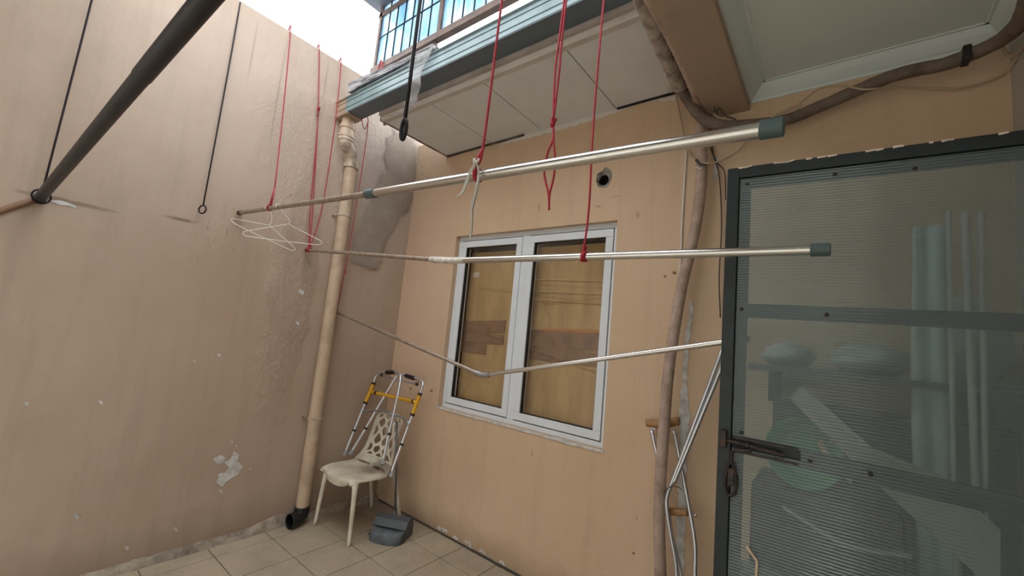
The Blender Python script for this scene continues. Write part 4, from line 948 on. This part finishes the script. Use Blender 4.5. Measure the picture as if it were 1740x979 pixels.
# ------------------------------------------------------------------ chair
ch = thing('plastic_chair', 'cream plastic chair with a cut-out lattice back in the wall corner', 'chair')
CXm = .288
def shell(u, v):
    """u -1..1 across, v 0 front lip .. 1 top of the back"""
    key = [(-.628,.345,.190),(-.624,.385,.205),(-.600,.406,.212),(-.54,.411,.225),(-.44,.406,.235),(-.34,.404,.236),(-.285,.416,.232),(-.245,.455,.216),(-.215,.52,.193),(-.19,.62,.180),(-.160,.72,.178),(-.140,.785,.165),(-.134,.805,.140)]
    f = v*(len(key)-1); i = min(int(f), len(key)-2); t = f-i
    def cr_(k):
        P = [key[max(0,i-1)][k], key[i][k], key[i+1][k], key[min(len(key)-1,i+2)][k]]
        return .5*((2*P[1])+(P[2]-P[0])*t+(2*P[0]-5*P[1]+4*P[2]-P[3])*t*t+(3*P[1]-P[0]-3*P[2]+P[3])*t**3)
    y, z, w = cr_(0), cr_(1), cr_(2)
    seat = max(0, min(1, (6.2-f)/1.5))
    back = 1-seat
    x = CXm + .03*(1-v) + u*w
    z2 = z + seat*(.018*abs(u)**3 - (.03*max(0,abs(u)-.86)/.14))
    if f > 10.5: z2 -= .035*abs(u)**3*(f-10.5)/1.5
    y2 = y - back*.035*abs(u)**2.2
    if f < 1.5: z2 += .045*abs(u)**3*(1.5-f)/1.5 ; y2 += .02*u*u*(1.5-f)
    return Vector((x, y2, z2))
NU, NV = 100, 230
seeds = []
rw = random.Random(4)
for j in range(7):
    for i in range(5):
        seeds.append((-1.05+(i+.5*(j%2))*.50+rw.uniform(-.09,.09), .60+j*.058+rw.uniform(-.010,.010)))
def hole(u, v):
    if v > .60 and abs(u) < .84 and v < .962:
        ds = sorted(((u-a)**2+((v-b)*5.2)**2)**.5 for a, b in seeds); 
        if ds[1]-ds[0] > .13 and abs(u) < .80: return True
    for a, b, ra, rb in ((-.50,.475,.36,.022),(.42,.47,.34,.03)):
        if ((u-a)/ra)**2+((v-b)/rb)**2 < 1: return True
    return False
bm = B(); grid = {}
for j in range(NV+1):
    for i in range(NU+1):
        grid[i,j] = bm.verts.new(shell(-1+2*i/NU, j/NV))
seatf = 0
bmb = B(); gridb = {}
for j in range(NV):
    for i in range(NU):
        u, v = -1+2*(i+.5)/NU, (j+.5)/NV
        if hole(u, v): continue
        bm.faces.new((grid[i,j], grid[i+1,j], grid[i+1,j+1], grid[i,j+1]))
bmb.free()
bmesh.ops.delete(bm, geom=[v for v in bm.verts if not v.link_faces], context='VERTS')
for _ in range(3):
    bmesh.ops.smooth_vert(bm, verts=[v for v in bm.verts if v.is_boundary], factor=.5, use_axis_x=True, use_axis_y=True, use_axis_z=True)
# split seat and backrest at the bend
me_all = bm
def part_shell(test, name, mat):
    b2 = me_all.copy(); bmesh.ops.delete(b2, geom=[f for f in b2.faces if not test(f.calc_center_median())], context='FACES'); 
    bmesh.ops.delete(b2, geom=[v for v in b2.verts if not v.link_faces], context='VERTS')
    o = obj(name, b2, mat, ch, smooth=True); s_ = o.modifiers.new('t', 'SOLIDIFY'); s_.thickness = .007; s_.offset = 0; return o
part_shell(lambda c_: not (c_.z > .455 and c_.y > -.3), 'seat', CHAIRS); part_shell(lambda c_: c_.z > .455 and c_.y > -.3, 'backrest', CHAIRP)
me_all.free()
for top_, foot_, rr in (((.525,-.585,.400),(.583,-.612,0),.019),((.150,-.585,.400),(.146,-.630,0),.019),((.15,-.24,.405),(.150,-.140,0),.019),((.47,-.24,.405),(.50,-.115,0),.019)):
    t_, f_ = Vector(top_), Vector(foot_)
    bm = B(); tube(bm, spline([t_+Vector((0,0,-.004)), t_.lerp(f_,.15)+Vector(((f_.x-t_.x)*.15,(f_.y-t_.y)*.15,0)), t_.lerp(f_,.5)+Vector(((f_.x-t_.x)*.12,(f_.y-t_.y)*.12,0)), f_], 6), [.028,.026,.024,.022,.0205,.019,.0185,.018,.0175,.017,.0165,.016,.0155,.015,.0145,.014,.0135,.013,.0125], 12, flat=.8); obj('leg', bm, CHAIRP, ch, smooth=True)
bm = B()
for s in (-1, 1):
    tube(bm, spline([shell(s*.985, v) for v in (.03,.07,.12,.2,.3,.38,.45)], 4), .009, 8)
obj('seat_rim', bm, CHAIRP, ch, smooth=True); rebase(ch)

# ------------------------------------------------------------------ folding walker leaning in the chair
wk = thing('walking_frame', 'folded aluminium walking frame with yellow sleeves standing on the chair', 'walker')
na = Vector((0,-.155,1.13)); nb = Vector((0,-.405,.43)); vv = na-nb; wn_v = Vector((0,vv.z,-vv.y))
def wz(x, y, off=0.):
    px, py = 560+x/5.15, 610+y/5.15
    d = RT*((px-870)/FPX) - UP*((py-489.5)/FPX) + FW; w_ = wn_v.normalized()
    return CAM + d*(((na-CAM).dot(w_)-off)/d.dot(w_))
def wt(name, pts, r, mat, par=wk, off=0., n=6, **k):
    bm = B(); tube(bm, spline([wz(x,y,off) for x, y in pts], n), r, 12); return obj(name, bm, mat, par, smooth=True, **k)
R0 = .0115
sfa = wt('side_frame', [(130,838),(215,625),(312,385),(385,205),(405,155),(440,122),(490,116),(578,117),(608,128),(622,165),(600,300),(560,480),(518,660),(468,900)], R0, ALU, off=.012)
sfb = wt('side_frame', [(185,825),(318,605),(440,395),(560,195),(590,150),(625,132),(665,140),(750,168),(800,190),(817,225),(790,310),(725,490),(630,750),(560,940),(535,1030)], R0, ALU, off=-.004)
for pts, par, off in (([(495,118),(573,118)], sfa, .012), ([(662,145),(748,172)], sfb, -.004)):
    bm = B(); a, b = wz(*pts[0],off), wz(*pts[1],off); tube(bm, [a, a.lerp(b,.1), a.lerp(b,.9), b], [.014,.0175,.0175,.014], 14); obj('grip', bm, BLACKP, par, smooth=True)
for a, b, par, off in (((385,215),(312,385),sfa,.012), ((790,310),(725,490),sfb,-.004)):
    bm = B(); tube(bm, [wz(*a,off), wz(*b,off)], .016, 16); obj('sleeve', bm, YEL, par, smooth=True, sharp=50)
    for p, q in ((a, 0.), (b, 1.)):
        A_, B_ = wz(*a,off), wz(*b,off); c_ = A_.lerp(B_,q); d = (B_-A_).normalized(); bm = B(); tube(bm, [c_-d*.009, c_+d*.009], .0185, 14); obj('collar', bm, BLACKP, par, smooth=True, sharp=50)
for p, d_, par, off in (((215,627),(30,-80),sfa,.012), ((520,660),(8,-80),sfa,.012), ((318,605),(50,-80),sfb,-.004), ((630,750),(25,-70),sfb,-.004)):
    c_ = wz(*p,off); d = (wz(p[0]+d_[0],p[1]+d_[1],off)-c_).normalized(); bm = B(); tube(bm, [c_-d*.008, c_+d*.008], .0155, 12); obj('height_button', bm, BLACKP, par, smooth=True, sharp=50)
for p, q, par, off in (((130,845),(150,800),sfa,.012), ((466,925),(472,880),sfa,.012), ((183,832),(205,800),sfb,-.004), ((537,1030),(556,985),sfb,-.004)):
    a, b = wz(*p,off), wz(*q,off); bm = B(); tube(bm, [a, a.lerp(b,.3), b], [.019,.019,.0135], 14); obj('rubber_foot', bm, simple('grey_rubber', (140,142,144), .6), par, smooth=True, sharp=40)
cbq = wt('crossbar', [(360,288),(560,333),(760,380)], .0135, YEL, off=.0)
for x, y in ((408,298),(733,374)):
    a, b = wz(x-6,y-1.4), wz(x+6,y+1.4); bm = B(); tube(bm, [a, b], .0165, 14); obj('collar', bm, BLACKP, cbq, smooth=True, sharp=50)
wt('top_tube', [(455,142),(520,165),(620,188),(720,212),(765,218)], .008, ALU, off=-.02)
for x, y in ((458,140),(764,220)):
    bm = B(); tube(bm, [wz(x,y-10,-.02), wz(x,y+10,-.02)], .013, 10); obj('hinge', bm, BLACKP, wk, smooth=True, sharp=50)
wt('mid_rail', [(272,490),(290,462),(330,455),(480,455),(520,463),(540,495)], .0095, ALU_D, off=.0)
wt('mid_rail', [(565,497),(600,500),(650,520),(685,545),(688,590)], .0095, ALU_D, off=.004); rebase(wk)

# ------------------------------------------------------------------ lobby dustpan
du = thing('lobby_dustpan', 'grey upright dustpan with a long handle at the chair foot', 'dustpan', loc=(.66,-.30,0))
th = math.atan2(-.02, .225)     # pan width direction
uw = Vector((math.cos(-.12), math.sin(-.12), 0)); 
fA, fB = Vector((.535,-.385,0)), Vector((.775,-.265,0))
uw = (fB-fA).normalized(); ud = Vector((uw.y,-uw.x,0))   # ud points to the mouth (toward camera)
org = (fA+fB)/2 - Vector((.66,-.30,0)); HW = .125
def dl_(a, d, z): return org+uw*a+ud*d+Vector((0,0,z))
# hood: curved cover, sides, back
bm = B(); prof = [(-.10,.0),(-.105,.06),(-.09,.115),(-.05,.138),(.0,.125),(.035,.085),(.035,.078),(-.002,.117),(-.05,.130),(-.084,.110),(-.098,.06),(-.094,.0)]
L = [bm.verts.new(dl_(-HW,d,z)) for d, z in prof]; R2 = [bm.verts.new(dl_(HW,d,z)) for d, z in prof]; n = len(prof)
for k in range(n): bm.faces.new((L[k], L[(k+1)%n], R2[(k+1)%n], R2[k]))
obj('hood', bm, DUSTP, du, bevel=.002)
for s in (-1, 1):
    bm = B(); prism(bm, [dl_(s*HW,d,z) for d, z in ((-.10,0),(-.105,.06),(-.09,.115),(-.05,.138),(.0,.125),(.035,.085),(.055,.0))], tuple(uw*.005*s)); obj('side_panel', bm, DUSTP, du)
# bulging pan lip
bm = B(); rows = []
for i in range(17):
    a = -HW*.98+HW*1.96*i/16; bul = .06*(1-(a/HW)**2)**.5 if abs(a) < HW else 0; row = []
    for k in range(9):
        t_ = k/8*math.pi*.62; row.append(bm.verts.new(dl_(a, .02+bul*.9+.055*math.sin(t_)*.9, .072*math.cos(t_)+.006 if k < 8 else .002)))
    row.append(bm.verts.new(dl_(a, -.05, .002))); row.append(bm.verts.new(dl_(a, -.05, .05))); rows.append(row)
for A_, D_ in zip(rows, rows[1:]):
    m_ = len(A_)
    for k in range(m_): bm.faces.new((A_[k], A_[(k+1)%m_], D_[(k+1)%m_], D_[k]))
bm.faces.new(rows[0][::-1]); bm.faces.new(rows[-1]); obj('pan_lip', bm, DUSTP2, du, smooth=True, sharp=50)
bm = B(); prism(bm, [dl_(-HW-.045,.02,.0),dl_(-HW,.05,.0),dl_(-HW,-.08,.0),dl_(-HW,-.06,.05)], tuple(uw*.002)); obj('wheel_flap', bm, DUSTP, du)
hb = dl_(-.0,-.05,.13); ht = at(674.5,716,Y=-.245)-Vector((.66,-.30,0))
bm = B(); lathe(bm, [(.016,0),(.014,.04),(.011,.045)], hb-Vector((0,0,.01)), ht-hb, 12); obj('socket', bm, DUSTP, du, smooth=True, sharp=50)
bm = B(); tube(bm, [hb, ht], .0085, 10); obj('handle', bm, simple('grey_handle', (92,92,96), .4, .4), du, smooth=True)
